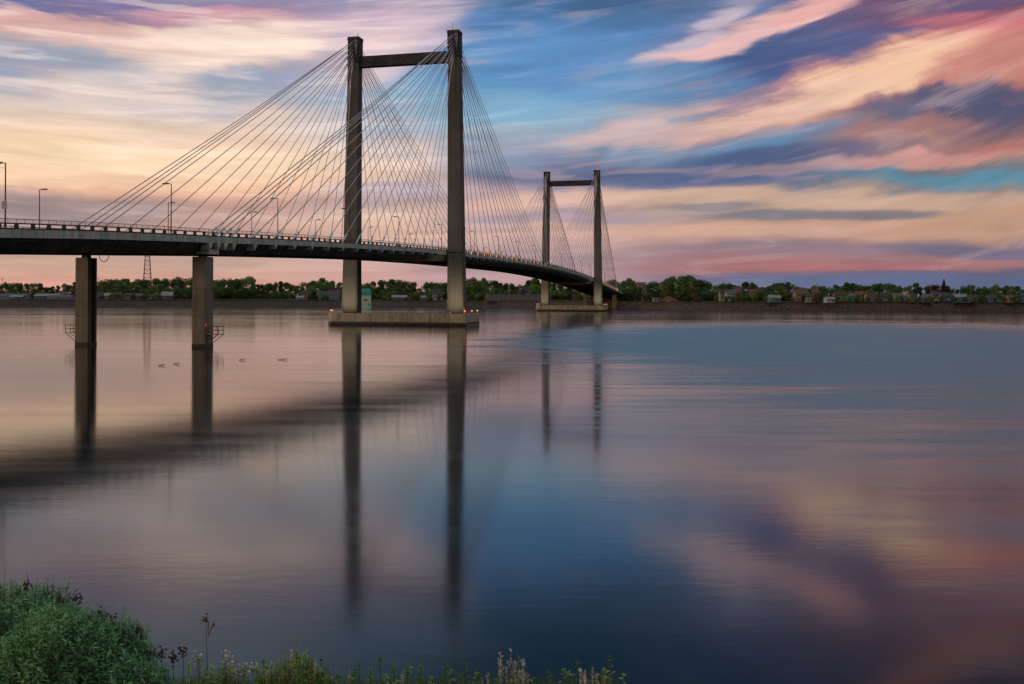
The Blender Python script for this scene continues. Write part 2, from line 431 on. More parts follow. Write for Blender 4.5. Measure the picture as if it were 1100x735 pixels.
# far bank: crest and land
M['dirt'] = material('dry earth', (.10,.062,.040), var=.6, scale=.05, coord='Object')
M['riprap'] = material('dark riprap rock', (.075,.050,.038), var=1, scale=1.0, dark=(.006,.005,.0045), bump=1.0)
M['grass'] = material('far grass', (.045,.055,.022), var=.5, scale=.08)
def crest_h(x):
    return 4.6 + max(0, min(1, (x-150)/200))*.6
land = MB()
xs = list(range(-6000,-600,300)) + list(range(-600,900,10)) + list(range(900,6001,300))
prof = [(8.6,0),(26,.35),(60,.6),(220,1.2),(1200,3.0),(7500,4.0)]
for i, x in enumerate(xs):
    for dd, hh in prof:
        z = crest_h(x) + hh + (mn.noise(Vector((x*.01, dd*.02, 0)))*.5 if dd > 9 else 0)
        land.v.append((x, shore_y(x)+dd, z))
k = len(prof)
for i in range(len(xs)-1):
    for j in range(k-1):
        a = i*k+j; land.f.append((a, a+k, a+k+1, a+1)); land.m.append(0)
gm = material('far ground', (.085,.055,.034), var=.8, scale=.03, dark=(.035,.045,.02))
tag(land.build('far_bank_ground', gm), kind='structure')
rr = MB()
xs2 = [-6000+i*150 for i in range(36)] + [-600+i*1.1 for i in range(1300)] + [840+i*150 for i in range(36)]
NJ = 11
for x in xs2:
    for j in range(NJ):
        q = j/(NJ-1)
        r1 = mn.noise(Vector((x*.9, q*9, 3)))*.55 + mn.noise(Vector((x*.35, q*4, 9)))*.5
        rr.v.append((x + mn.noise(Vector((x*1.3,q*7,1)))*.5, shore_y(x) - 2.0 + q*11.5 + r1*.6, -1.0 + q*(crest_h(x)+1.05) + (r1*.75 if 0 < j < NJ-1 else 0)))
for i in range(len(xs2)-1):
    for j in range(NJ-1):
        a = i*NJ+j; rr.f.append((a, a+NJ, a+NJ+1, a+1)); rr.m.append(0)
tag(rr.build('riprap_slope', M['riprap']), label='dark rock riprap along the far waterline', kind='stuff')
# earth road along the far levee
lv = MB()
xs3 = list(range(-600,900,10))
for x in xs3:
    lv.v += [(x, shore_y(x)+9.5, crest_h(x)+.10), (x, shore_y(x)+14.5, crest_h(x)+.22), (x, shore_y(x)+14.6, crest_h(x)-.3), (x, shore_y(x)+9.4, crest_h(x)-.3)]
for i in range(len(xs3)-1):
    a = i*4; lv.f += [(a, a+4, a+5, a+1), (a+1, a+5, a+6, a+2), (a+3, a+7, a+4, a)]; lv.m += [0]*3
tag(lv.build('levee_path', M['dirt']), kind='structure')

# near bank under the camera
nb = MB()
def near_z(y, x=0):
    z = 5.3 if y < 1.5 else 5.3 - .42*(y-1.5)
    return z
ys = [-60,-30,-10,-4,0,1.5] + [1.5+i*.5 for i in range(1,32)]
xn = [-300,-120,-60,-30] + [-20+i for i in range(41)] + [30,60,120,300]
for y in ys:
    for x in xn:
        nb.v.append((x, y, near_z(y) + mn.noise(Vector((x*.4,y*.4,0)))*.10))
for j in range(len(ys)-1):
    for i in range(len(xn)-1):
        a = j*len(xn)+i; nb.f.append((a, a+1, a+1+len(xn), a+len(xn))); nb.m.append(0)
tag(nb.build('near_bank_ground', material('near bank soil', (.06,.05,.03), var=.6, scale=2)), kind='structure')

# ------------------------------------------------------------------ bridge
TOP = [(-300,5.5),(-240,9.6),(-200,11.8),(-169.1,13.3),(-149.9,14.15),(-122.3,15.1),(-103.3,15.75),(-83.4,16.4),(-58.3,17.1),(-18,18.1),(18.5,18.65),(60,19.05),(115.4,19.35),(150,19.4),(188.9,19.15),(240,18.35),(301.8,16.6),(352,14.85),(400,12.8),(440,11.1),(480,9.4),(520,7.6),(560,6.0)]
def hz(s):
    for k in range(len(TOP)-1):
        (s0,h0),(s1,h1) = TOP[k], TOP[k+1]
        if s <= s1 or k == len(TOP)-2:
            # Catmull style slopes
            def sl(i):
                i0, i1 = max(i-1,0), min(i+1,len(TOP)-1)
                return (TOP[i1][1]-TOP[i0][1])/(TOP[i1][0]-TOP[i0][0])
            q = (s-s0)/(s1-s0); d_ = s1-s0; m0, m1 = sl(k)*d_, sl(k+1)*d_
            return (2*q**3-3*q*q+1)*h0 + (q**3-2*q*q+q)*m0 + (-2*q**3+3*q*q)*h1 + (q**3-q*q)*m1
RZ = -TH
BR = empty('cable_stayed_bridge', (BX,BY,0), RZ, label='long concrete cable-stayed bridge with twin H-shaped towers crossing the river', cat='bridge')
def W(r, s, h):
    return Vector((BX + s*math.sin(TH) + r*math.cos(TH), BY + s*math.cos(TH) - r*math.sin(TH), h))
HW = 11.45
S0, S1_ = -240, 505
def sweep(name, sec, mat, parent, step=4.0, s0=S0, s1=S1_, closed=True):
    mb = MB(); ns = int((s1-s0)/step)+1; k = len(sec)
    for i in range(ns):
        s = s0 + i*step; h = hz(s)
        mb.v += [(r, s, h+z) for r, z in sec]
    for i in range(ns-1):
        for j in range(k if closed else k-1):
            j2 = (j+1) % k; a = i*k
            mb.f.append((a+j, a+j2, a+k+j2, a+k+j)); mb.m.append(0)
    if closed:
        mb.f.append(tuple(range(k))); mb.m.append(0); mb.f.append(tuple((ns-1)*k+j for j in range(k))[::-1]); mb.m.append(0)
    return mb.build(name, mat, parent)
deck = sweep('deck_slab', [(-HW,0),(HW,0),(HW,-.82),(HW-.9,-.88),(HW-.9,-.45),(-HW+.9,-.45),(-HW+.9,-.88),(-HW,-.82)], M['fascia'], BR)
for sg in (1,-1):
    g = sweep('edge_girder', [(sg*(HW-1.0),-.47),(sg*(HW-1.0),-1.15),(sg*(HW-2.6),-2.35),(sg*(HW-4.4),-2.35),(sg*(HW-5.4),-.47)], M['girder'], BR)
fb = MB(); s = S0+2
while s < S1_-2:
    h = hz(s); fb.box(-HW+5.3, HW-5.3, s-.15, s+.15, h-2.1, h-.46); s += 2.75
fb.build('floor_beams', M['girder'], BR)
rd = sweep('road_surface', [(-8.6,.004),(8.6,.004),(8.6,.06),(-8.6,.06)], M['asphalt'], BR)
for r0 in (-.15,.15): sweep('centre_line', [(r0-.06,.064),(r0+.06,.064)], M['yellow_paint'], BR, closed=False)
for r0 in (-8.2,8.2): sweep('edge_line', [(r0-.06,.064),(r0+.06,.064)], M['white_paint'], BR, closed=False)
for r0 in (-4.2,4.2):
    sweep('lane_line', [(r0-.06,.064),(r0+.06,.064)], M['white_paint'], BR, closed=False)
wk = sweep('walkway', [(-HW+.25,.002),(-9.0,.002),(-9.0,.2),(-HW+.25,.2)], M['barrier'], BR)
# right hand barrier: kerb, rail, posts
bar = sweep('barrier', [(HW-.55,.0),(HW-.18,.0),(HW-.18,.17),(HW-.55,.17)], M['barrier'], BR)
rl = sweep('rail', [(HW-.46,.53),(HW-.26,.53),(HW-.26,.67),(HW-.46,.67)], M['barrier_rail'], bar)
posts = []
mesh = None; s = -200.0; k = 0; rest = MB()
while s < 500:
    h = hz(s)
    if k < 100:
        if mesh is None:
            mb = MB(); mb.frustum((0,0,.15,.21,0),(0,0,.12,.19,.40)); p0 = mb.build('barrier_post', M['barrier'], bar); mesh = p0.data; p = p0
        else:
            p = p0.copy(); col.objects.link(p); p.parent = bar
        p.location = (HW-.37, s, h+.165)
    else:
        rest.frustum((HW-.37,s,.15,.21,h+.165),(HW-.37,s,.12,.19,h+.565))
    s += 2.6; k += 1
tag(rest.build('barrier_post', M['barrier'], bar), kind='stuff')
sweep('top_rail', [(HW-.39,1.0),(HW-.33,1.0),(HW-.33,1.06),(HW-.39,1.06)], M['barrier_rail'], bar)
mb = MB(); s = -200
while s < 500:
    h = hz(s); mb.box(HW-.375,HW-.345,s-.02,s+.02,h+.64,h+1.01); s += 1.3
for zz in (.74,.82,.90):
    ss = list(range(-200,501,4))
    for a_, b_ in zip(ss, ss[1:]):
        mb.add([(HW-.36,a_,hz(a_)+zz),(HW-.36,b_,hz(b_)+zz),(HW-.36,b_,hz(b_)+zz+.018),(HW-.36,a_,hz(a_)+zz+.018)], [(0,1,2,3)])
mb.build('rail_wires', M['barrier_rail'], bar)
# inner barrier on the walkway side and the walkway railing
ib = sweep('kerb_barrier', [(-9.0,.06),(-8.7,.06),(-8.78,.75),(-8.92,.75)], M['barrier'], BR)
rw = sweep('walkway_railing', [(-HW+.30,1.32),(-HW+.40,1.32),(-HW+.40,1.42),(-HW+.30,1.42)], M['barrier_rail'], BR)
mb = MB(); s = -200
while s < 500:
    h = hz(s); mb.box(-HW+.32,-HW+.38,s-.04,s+.04,h+.2,h+1.33)
    s += 2.4
tag(mb.build('railing_infill', M['barrier_rail'], rw), kind='stuff')
mb = MB()
for zz in (.45,.7,.95,1.15):
    ss = list(range(-200,501,4))
    for a_, b_ in zip(ss, ss[1:]):
        mb.add([(-HW+.35,a_,hz(a_)+zz),(-HW+.35,b_,hz(b_)+zz),(-HW+.35,b_,hz(b_)+zz+.04),(-HW+.35,a_,hz(a_)+zz+.04)], [(0,1,2,3)])
mb.build('rail_wires', M['barrier_rail'], rw)

# towers
HT = 73.0
def tw(z): return (27.75 - 1.62*z/HT)/2
def tower(s0):
    T = empty('tower', (0,s0,0)); T.parent = BR
    pl = MB()
    def octa(e, z0, z1, mbx):
        x0, x1, y1, c_ = -17.6-e, 18.0+e, 7.5+e, .95
        pts = [(x0+c_,-y1),(x1-.3,-y1),(x1,-y1+.3),(x1,y1-c_),(x1-c_,y1),(x0+c_,y1),(x0,y1-c_),(x0,-y1+c_)]
        mbx.add([(a,b,z0) for a, b in pts]+[(a,b,z1) for a, b in pts], [tuple(range(8))[::-1], tuple(range(8,16))]+[(i,(i+1) % 8,8+(i+1) % 8,8+i) for i in range(8)])
    octa(0, -2.5, 2.9, pl)
    P_ = pl.build('plinth', M['plinth'], T, bevel=.08)
    wl = MB(); octa(.03, -.5, .42, wl); wl.build('waterline_stain', M['wet'], P_)
    al = MB(); octa(.015, .3, .85, al); al.build('algae_band', M['algae'], P_)
    for (bx,by) in ((-16.4,-7.0),(-17.2,-5.9),(17.5,6.6),(17.5,0.5),(17.5,-6.6)):
        bo = MB(); bo.tube([(bx,by,2.9),(bx,by,3.35)], .10, 8); bo.tube([(bx,by,3.35),(bx,by,3.42)], .22, 8)
        B_ = bo.build('bollard_light', M['steel'], T)
        l = MB(); l.ball((bx,by,3.60), .20, n=8); l.build('lamp_globe', M['amber'], B_)
    for sg in (-1,1):
        L = MB()
        def ring(z, hx, hy): return (sg*tw(z), 0, hx, hy, z)
        L.frustum(ring(2.9,2.15,1.75), ring(18,1.95,1.6)); L.frustum(ring(18,1.95,1.6), ring(66.5,1.5,1.5)); 
        # shallow chamfer strips on the corners are cast with the leg
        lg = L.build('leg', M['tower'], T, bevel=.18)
        Hd = MB()
        Hd.frustum(ring(66.5,1.54,1.6), ring(72.2,1.50,1.66)); Hd.frustum(ring(72.2,1.62,1.78), ring(73.0,1.55,1.7))
        hd = Hd.build('anchor_head', M['head'], T, bevel=.08)
        for yy in (-1,1):
            Wd = MB(); x = sg*tw(70)
            vs = [(x+.25,yy*1.64,72.1),(x+1.25,yy*1.64,72.1),(x+.95,yy*1.64,67.6),(x+.25,yy*1.95,72.1),(x+1.25,yy*1.95,72.1),(x+.95,yy*1.70,67.6)]
            Wd.add(vs, [(0,1,2),(3,5,4),(0,3,4,1),(1,4,5,2),(2,5,3,0)])
            Wd.build('cable_cover', M['wedge'], hd)
    for sg in (-1,1):
        # the small plinth lamps throw warm light up the legs
        x = sg*tw(4)
        fl = MB(); fl.box(x-.3,x+.3,-7.1,-6.7,2.9,3.15); fx = fl.build('floodlight', M['lamphead'], T)
        fg = MB(); fg.box(x-.24,x+.24,-7.02,-6.78,3.15,3.2); fg.build('floodlight_lens', M['amber'], fx)
        ld = bpy.data.lights.new('floodlight', 'SPOT'); ld.energy = 4200; ld.color = (1,.78,.52); ld.spot_size = R(125); ld.spot_blend = 1; ld.shadow_soft_size = .3
        lo = bpy.data.objects.new('floodlight_lamp', ld); col.objects.link(lo); lo.parent = fx; lo.location = (x,-6.9,3.3)
        lo.rotation_euler = Vector((0, 5.2, 7.0)).to_track_quat('-Z','Y').to_euler()
    cb = MB(); a = tw(66.7)-1.45
    cb.box(-a,a,-1.1,1.1,65.3,68.0); cb.build('crossbeam', M['head'], T, bevel=.06)
    if s0 == 0:
        an = MB(); an.tube([(tw(73)-.6,0,73),(tw(73)-.6,0,75.3)], .05, 5); an.build('antenna', M['steel'], T)
    bl = MB(); xx = -tw(73)+.9 if s0 == 0 else tw(73)
    bl.tube([(xx,-.8,73),(xx,-.8,73.5)], .09, 6); bl.ball((xx,-.8,73.7), .2); bl.build('beacon', M['red'], T)
    nl = MB(); nx = (tw(4)+2.35) if s0 == 0 else (-tw(4)-2.5)
    nl.tube([(nx,-2.2,2.9),(nx,-2.2,4.2)], .08, 6); nl.ball((nx,-2.2,4.3), .16); nl.build('navigation_light', M['red'], T)
    return T
T0 = tower(0); T1 = tower(SP)
# stays
side = [14.5+7.5*i for i in range(14)] + [118.9,121.5,123.6,126.0]
main = [9.0+8.1*i for i in range(18)]
cables = []
for ti, ts in enumerate((0, SP)):
    for pl in (1,-1):
        for dirn in (-1,1):
            is_side = (dirn == -1) == (ti == 0)
            lst = side if is_side else main
            for i, q in enumerate(lst):
                s = ts + dirn*q
                zt = 66.4 + (i/17)*5.3 if not (is_side and i > 13) else 71.4 + (i-13)*.16
                top = Vector((pl*tw(zt) + (i % 3 - 1)*.28, ts + dirn*1.5, zt))
                bot = Vector((pl*(HW-.05), s, hz(s)+.55))
                cables.append((ti*2 + (pl < 0), ti, pl, dirn, i, bot, top))
cables.sort(key=lambda c: c[0])
rest = MB()
for k, (_, ti, pl, dirn, i, bot, top) in enumerate(cables):
    r = .075
    mid_ = (bot+top)/2; mid_.z -= (top-bot).length*.0035
    if k < 100:
        mb = MB(); mb.tube([bot, mid_, top], r, 6)
        o = mb.build('stay_cable', M['cable'], BR, smooth=True)
    else:
        rest.tube([bot, mid_, top], r, 5)
tag(rest.build('stay_cable', M['cable'], BR), kind='stuff')
# anchor sleeves, brackets under the slab edge and glowing amber dots beside the anchors
sl_n = 0
rest = MB(); rb = MB(); nl = 0
for k, (_, ti, pl, dirn, i, bot, top) in enumerate(cables):
    dv = (top-bot).normalized()
    lit = pl == 1 and ((ti == 0 and dirn == 1) or (ti == 1 and dirn == 1))
    tgt = MB() if k < 36 else rest
    tgt.tube([bot-dv*.9, bot+dv*1.5], .15, 8); tgt.tube([bot+dv*1.5, bot+dv*1.75], .2, 8)
    if k < 36: tgt.build('anchor_sleeve', M['sleeve'], BR)
    # bracket: inverted wedge
    big_ = 1.6 if (ti == 0 and dirn == -1 and i > 12) else 1.0
    x0, x1 = pl*(HW+.04), pl*(HW-1.25)
    s_, h = bot.y, hz(bot.y)-.83
    w_, z_ = .42*big_, .60*big_
    vs = [(x0,s_-w_,h),(x0,s_+w_,h),(x0,s_+w_*.35*(-1 if dirn < 0 else 1),h-z_),(x1,s_-w_,h),(x1,s_+w_,h),(x1,s_+w_*.35*(-1 if dirn < 0 else 1),h-z_)]
    fs = [(0,1,2),(3,5,4),(0,3,4,1),(1,4,5,2),(2,5,3,0)]
    if k < 36:
        q = MB(); q.add(vs, fs); q.build('anchor_bracket', M['bracket'], BR)
    else: rb.add(vs, fs)
    if lit and nl < 36:
        q = MB(); c = bot + Vector((.12,-.35,.02)); q.ball(c, .13, n=8); q.tube([c-Vector((0,0,.75)), c-Vector((0,0,.2))], .07, 6)
        q.build('anchor_dot', M['amber'], BR); nl += 1
tag(rest.build('anchor_sleeve', M['sleeve'], BR), kind='stuff')
tag(rb.build('anchor_bracket', M['bracket'], BR), kind='stuff')
# piers
def pier(s, r, z0=-2.5, groove=False, hx=1.0, hy=1.12):
    h = hz(s) - 2.35
    mb = MB()
    if groove:
        mb.box(r-hx,r+hx,s-hy,s-.15,z0,h-.35); mb.box(r-hx,r+hx,s+.5,s+hy,z0,h-.35); mb.box(r-hx,r+hx-.55,s-.15,s+.5,z0,h-.36)
    else:
        mb.box(r-hx,r+hx,s-hy,s+hy,z0,h-.35)
    p = mb.build('pier', M['pier'], BR)
    q = MB(); q.box(r-.45,r+.45,s-.5,s+.5,h-.35,h+.01); q.build('bearing', M['black'], p)
    if z0 < 0:
        q = MB(); q.box(r-hx-.03,r+hx+.03,s-hy-.03,s+hy+.03,-.6,.45); q.build('waterline_stain', M['wet'], p)
    return p
pR = pier(-124, 9.24); pL = pier(-124, -9.0, groove=True)
for r in (9.24,-9.0):
    pier(-178, r); pier(425, r, hx=1.2, hy=1.2); pier(474, r, 2, hx=1.1, hy=1.1)
def platform(p, r, side_, s=-124):
    q = MB(); x0 = r + side_*1.0; x1 = x0 + side_*1.75; z = 1.75
    a_, b_ = min(x0,x1), max(x0,x1)
    q.box(a_,b_,s-1,s+1,z,z+.09)
    for yy in (s-.95, s+.95):
        for xx in (x0+side_*.06, (x0+x1)/2, x1-side_*.05):
            q.tube([(xx,yy,z),(xx,yy,z+1.1)], .045, 5)
        q.tube([(x0,yy,z+1.1),(x1,yy,z+1.1)], .045, 5); q.tube([(x0,yy,z+.55),(x1,yy,z+.55)], .035, 5)
        q.tube([(x1-side_*.1,yy,z),(x0,yy,z-1.25)], .05, 5); q.tube([((x0+x1)/2+side_*.1,yy,z),(x0,yy,z-.7)], .04, 5)
    for zz in (.55,1.1): q.tube([(x1-side_*.05,s-.95,z+zz),(x1-side_*.05,s+.95,z+zz)], .04, 5)
    q.build('service_platform', M['steel'], p)
platform(pL, -9.0, -1); platform(pR, 9.24, 1)
q = MB()
for k in range(36):
    z = .5 + k*.28; q.box(-9.0+1.0,-9.0+1.14,-123.9,-123.45,z,z+.05)
for yy in (-123.9,-123.45): q.tube([(-7.9,yy,.4),(-7.9,yy,10.6)], .03, 5)
q.build('ladder', M['black'], pL)
q = MB(); q.tube([(10.3,-125.1,2.9),(10.3,-125.1,3.1)], .07, 6); q.ball((10.3,-125.1,3.2), .07); q.build('navigation_light', M['red'], pR)
q = MB(); pts = []
for k in range(13):
    a = math.pi*k/12; pts.append((-6.9+ .75*(1-math.cos(a)), -124.0, hz(-124)-2.35-.9*math.sin(a)))
q.tube(pts, .05, 6); q.build('drain_hose', M['steel'], BR)
q = MB(); s = -124; h = hz(s)
q.box(8.2,10.9,s-1.5,s+1.5,h-2.36,h-1.75); q.build('corbel', M['bracket'], BR)

# ------------------------------------------------------------------ street lamps on the bridge
def lamp(side_, s, label, sign=False):
    r = side_*(HW-.36 if side_ > 0 else HW-.9)
    o = empty('street_lamp', W(r, s, hz(s)+.2), RZ, label=label, cat='street lamp', group='street lamps on the bridge')
    if lamp.proto is None or sign:
        m1_ = MB(); m1_.tube([(0,0,0),(0,0,.35)], .14, 8); m1_.tube([(0,0,.35),(0,0,6.25)], [.085,.06], 8); m1_.build('pole', M['pole'], o)
        m2_ = MB(); m2_.tube([(0,0,6.2),(-.75,0,6.28)], .045, 6); m2_.build('arm', M['pole'], o)
        m3_ = MB(); m3_.frustum((-.78,0,.42,.13,6.2),(-.78,0,.38,.10,6.36)); hd = m3_.build('lamp_head', M['lamphead'], o)
        m4_ = MB(); m4_.box(-1.1,-.6,-.1,.1,6.17,6.2); m4_.build('lens', M['glass'], hd)
        if not sign: lamp.proto = o
    else:
        for ch in lamp.proto.children: copy_tree(ch, o)
    if side_ < 0: o.rotation_euler = (0,0,RZ+math.pi)
    if sign:
        q = MB(); q.box(-.26,.26,-.16,-.10,1.75,2.55); q.box(-.05,.05,-.12,0,2.1,2.2); q.build('sign_panel', M['sign'], o)
        q = MB(); q.tube([(0,0,5.75),(-.55,0,5.78)], .02, 5); q.build('bracket_arm', M['pole'], o)
lamp.proto = None
RS = [-136.0,-103.1,-71.5,-39.8,-4.6,30.3,62.5,95,127,159,191,223,255,290,322,354,386,418,450]
LS = [-132.6,-98.4,-66.4,-33.1,3.2,39.6,72.4,105,138,171,204,237,268,301,334,366,398,430]
for i, s in enumerate(RS):
    lamp(1, s, 'brown lamp on the river-side parapet, %s right of the one with a panel' % ORD[i])
for i, s in enumerate(LS):
    lamp(-1, s, 'street lamp on the far parapet with arm pointing right, %s from the left' % ORD[i])
lamp(1, -167.9, 'brown street lamp carrying a grey panel at the left end of the bridge', sign=True)

# ------------------------------------------------------------------ far bank trees
M['leafA'] = material('foliage dark green', (.085,.150,.055), var=.5, scale=.5, dark=(.040,.080,.034), obj_rand=.85, spec=.1, trans=.3)
M['leafB'] = material('foliage green', (.130,.205,.060), var=.5, scale=.5, dark=(.055,.100,.034), obj_rand=.85, spec=.1, trans=.3)
M['leafC'] = material('foliage olive', (.12,.13,.052), var=.5, scale=.5, dark=(.05,.06,.025), obj_rand=.4, spec=.1, trans=.3)
M['leafR'] = material('foliage copper', (.075,.028,.022), var=.5, scale=.5, dark=(.03,.012,.010), spec=.1, trans=.3)
M['bark'] = material('bark', (.07,.05,.038), var=.4, scale=3)
def crown_mesh(kind, rnd, nleaf=2600):
    # unit tree: height 1, returns (crown MB, trunk MB)
    mb = MB(); tr = MB()
    lobes = []
    if kind == 'round':
        for k in range(20):
            a = rnd.uniform(0, 6.283); rr_ = rnd.uniform(0,.27); z = rnd.uniform(.04,.88)
            rr_ *= math.sqrt(max(.08, 1-((z-.42)/.52)**2))*1.4
            lobes.append((Vector((math.cos(a)*rr_, math.sin(a)*rr_, z)), rnd.uniform(.09,.17)))
    elif kind == 'tall':
        for k in range(13):
            a = rnd.uniform(0, 6.283); z = rnd.uniform(.05,.93); rr_ = rnd.uniform(0,.15)*(1.15-z)*1.6
            lobes.append((Vector((math.cos(a)*rr_, math.sin(a)*rr_, z)), rnd.uniform(.06,.12)))
    elif kind == 'cone':
        for k in range(16):
            z = .12 + .85*k/15; a = rnd.uniform(0,6.283); rr_ = rnd.uniform(.0,.10)*(1-z)
            lobes.append((Vector((math.cos(a)*rr_, math.sin(a)*rr_, z)), .03+.17*(1-z)))
    else:  # bush
        for k in range(14):
            a = rnd.uniform(0,6.283); rr_ = rnd.uniform(0,.55); z = rnd.uniform(.12,.75)*(1-.5*rr_)
            lobes.append((Vector((math.cos(a)*rr_, math.sin(a)*rr_, z)), rnd.uniform(.16,.28)))
    tot = sum(l[1]**2 for l in lobes)
    for c, r_ in lobes:
        nn = int(nleaf*r_*r_/tot)
        for _ in range(nn):
            d_ = Vector((rnd.gauss(0,1), rnd.gauss(0,1), rnd.gauss(0,1))).normalized()
            p = c + d_*r_*rnd.uniform(.55,1.12)
            s_ = rnd.uniform(.018,.038)*(1.5 if kind == 'bush' else 1)
            nrm = (d_ + Vector((rnd.uniform(-1,1), rnd.uniform(-1,1), rnd.uniform(-.4,1)))*.9).normalized()
            u_ = nrm.orthogonal().normalized(); v_ = nrm.cross(u_)
            an = rnd.uniform(0,6.28); u2 = u_*math.cos(an)+v_*math.sin(an); v2 = nrm.cross(u2)
            mb.add([p-u2*s_, p-v2*s_*.7, p+u2*s_, p+v2*s_*.7+nrm*s_*.3], [(0,1,2,3)])
    if kind != 'bush':
        tr.tube([(0,0,-.06),(.005,0,.2),(-.01,.01,.5),(0,0,.75)], [.028,.022,.014,.004], 6)
        for c, r_ in lobes[:7]:
            z0 = max(.18, c.z*.55); tr.tube([(0,0,z0), c*.6+Vector((0,0,z0*.4)), c], [.012,.008,.003], 4)
    else:
        for c, r_ in lobes[:5]: tr.tube([(0,0,-.1), c*.5, c], [.03,.02,.006], 4)
    return mb, tr
PROTO = {}
rnd = random.Random(3)
for kind, nvar in (('round',5),('tall',3),('cone',2),('bush',4)):
    for v_ in range(nvar):
        cm, tm = crown_mesh(kind, rnd)
        for mk in ('leafA','leafB','leafC','leafR'):
            if (kind, v_, mk) not in PROTO:
                def mk_mesh(mbx, nm, mat):
                    me = bpy.data.meshes.new(nm); me.from_pydata(mbx.v, [], mbx.f); me.materials.append(mat); return me
                PROTO[(kind, v_, mk)] = (mk_mesh(cm,'crown',M[mk]), mk_mesh(tm,'trunk',M['bark']))
NV = {'round':5,'tall':3,'cone':2,'bush':4}
TONE = {'leafA':'dark green','leafB':'mid green','leafC':'olive green','leafR':'copper-coloured'}
SHP = {'round':'rounded','tall':'tall narrow','cone':'pointed conifer','bush':'low'}
TREES = []
def tree(px, ytop, dist, kind, mk, zone, wide=1.0, wpx=None):
    base = crest_h(gx(px,dist)) + .5
    P_ = at(px, ytop, dist)
    H_ = P_.z - base
    if H_ < 1: return
    TREES.append([px, P_, base, H_, kind, mk, zone, wide, wpx, dist])
def skyline(pts, x):
    for (x0,y0_),(x1,y1_) in zip(pts, pts[1:]):
        if x <= x1: return y0_+(y1_-y0_)*(x-x0)/(x1-x0)
    return pts[-1][1]
SK = [(-60,306),(0,305),(45,305),(60,307),(72,303),(85,304),(105,303),(120,300),(150,299),(180,300),(205,298),(228,300),(245,299),(268,299),(284,305),(300,303),(318,307),(333,303),(338,298),(350,301),(370,303),(390,302),(405,303),(420,301),(440,303),(452,306),(462,303),(478,303),(497,300),(508,296),(525,299),(540,305),(548,302),(560,305),(575,300),(590,300),(610,304),(640,304),(662,300),(672,299),(686,302),(700,303),(716,301),(724,298),(738,294),(750,296),(758,302),(770,306),(777,304),(789,305),(800,304),(815,306),(835,303),(850,305),(862,307),(880,308),(896,307),(912,304),(925,306),(940,306),(953,305),(970,308),(982,304),(992,307),(1010,306),(1030,308),(1048,305),(1062,309),(1080,305),(1095,308),(1160,308)]
ZONES = [(-60,83,'behind the blue-roofed sheds at far left'),(99,209,'between the two shore-side piers'),(227,368,'between the right pier and the near tower'),
 (386,481,'seen between the legs of the near tower'),(497,585,'between the near and far towers'),(589,640,'beneath the deck at the far tower'),
 (652,712,'just right of the bridge end'),(712,762,'in the high clump right of the bridge end'),(762,880,'along the middle of the right bank'),(880,1000,'behind the houses on the right bank'),(1000,1160,'near the right edge of the far bank')]
rt = random.Random(11)
for (a_, b_, zn) in ZONES:
    # back row sets the skyline, front row fills
    x = a_
    while x < b_:
        z_c = shore_y(gx(x,680))
        dd = z_c + rt.uniform(55,110)
        k_ = rt.choice(['round']*7+['tall']*2); mk = rt.choice(['leafA']*5+['leafB']*3)
        tree(x, skyline(SK,x)+rt.choice((rt.uniform(-2.4,.5),rt.uniform(-.5,3.2))), dd, k_, mk, zn, rt.uniform(.95,1.25))
        x += rt.uniform(4.6,7.0)
    x = a_ + 3
    while x < b_:
        dd = shore_y(gx(x,680)) + rt.uniform(30,48)
        if True:
            if rt.random() < .9: tree(x, skyline(SK,x)+rt.uniform(4,9), dd, rt.choice(['round','round','bush']), rt.choice(['leafA','leafB','leafB','leafC']), zn, rt.uniform(1.0,1.3))
        x += rt.uniform(8,13)
rt2 = random.Random(5)
for x in [108,118,131,144,155,168,188,197,333,339,350,441,448,461,470,505,514,770,779,787,799,810,822,852,864,876,886,899,911,919,931,945,956,966,975,986,1000,1011,1024,1036,1048,1058,1070,1079,1092]:
    tree(x+rt2.uniform(-1.5,1.5), 315+rt2.uniform(-1.5,2.5)+(1.0 if x > 700 else 0), shore_y(gx(x,650))+9.5+rt2.uniform(0,2), 'bush', rt2.choice(['leafA','leafB','leafB','leafC']), 'in front of the houses left of the near tower' if x < 400 else 'on the bank near the middle' if x < 700 else 'in front of the right bank houses', rt2.uniform(.6,.95))
# singled-out ones
for (px_, yt, dd, k_, mk, zn, wd) in [(31,313,22,'bush','leafB','in front of the blue-roofed sheds',.7),
    (1014,300,60,'cone','leafR','rising above the right bank houses',1.0),(1003,306,50,'round','leafR','beside the copper conifer on the right bank',1.0),
    (897,315,20,'bush','leafA','by the pink house on the right bank',.6),(933,312,18,'bush','leafA','in front of the right bank houses',.9),
    (720,303,20,'tall','leafC','in the high clump, front',1.2),(747,300,22,'tall','leafC','at the front of the high clump right of the bridge end',1.2),
    (698,312,16,'bush','leafC','behind the pale box on the right bank',.7),(706,311,18,'round','leafA','beside the earth mound on the right bank',.9)]:
    x_ = gx(px_, 640); tree(px_, yt, shore_y(x_)+dd, k_, mk, zn, wd)
for px_ in (785,793,802,811,821,829,838,846): tree(px_, 313+rt.uniform(-1,1.5), shore_y(gx(px_,600))+15+rt.uniform(0,3), 'bush', rt.choice(['leafB','leafC']), 'in the hedge along the top of the right bank', .8)
for px_ in (340,346,352,420,436,398): tree(px_, 319.5, shore_y(gx(px_,740))+12, 'bush', 'leafC', 'as scrub on the riprap around the near tower', 1.0)
cnt = {}
for T_ in sorted(TREES, key=lambda q: q[0]):
    px_, P_, base_, H_, kind, mk, zone, wide, wpx, dist = T_
    key = (zone, kind, mk); cnt[key] = cnt.get(key,0)+1; T_.append(cnt[key])
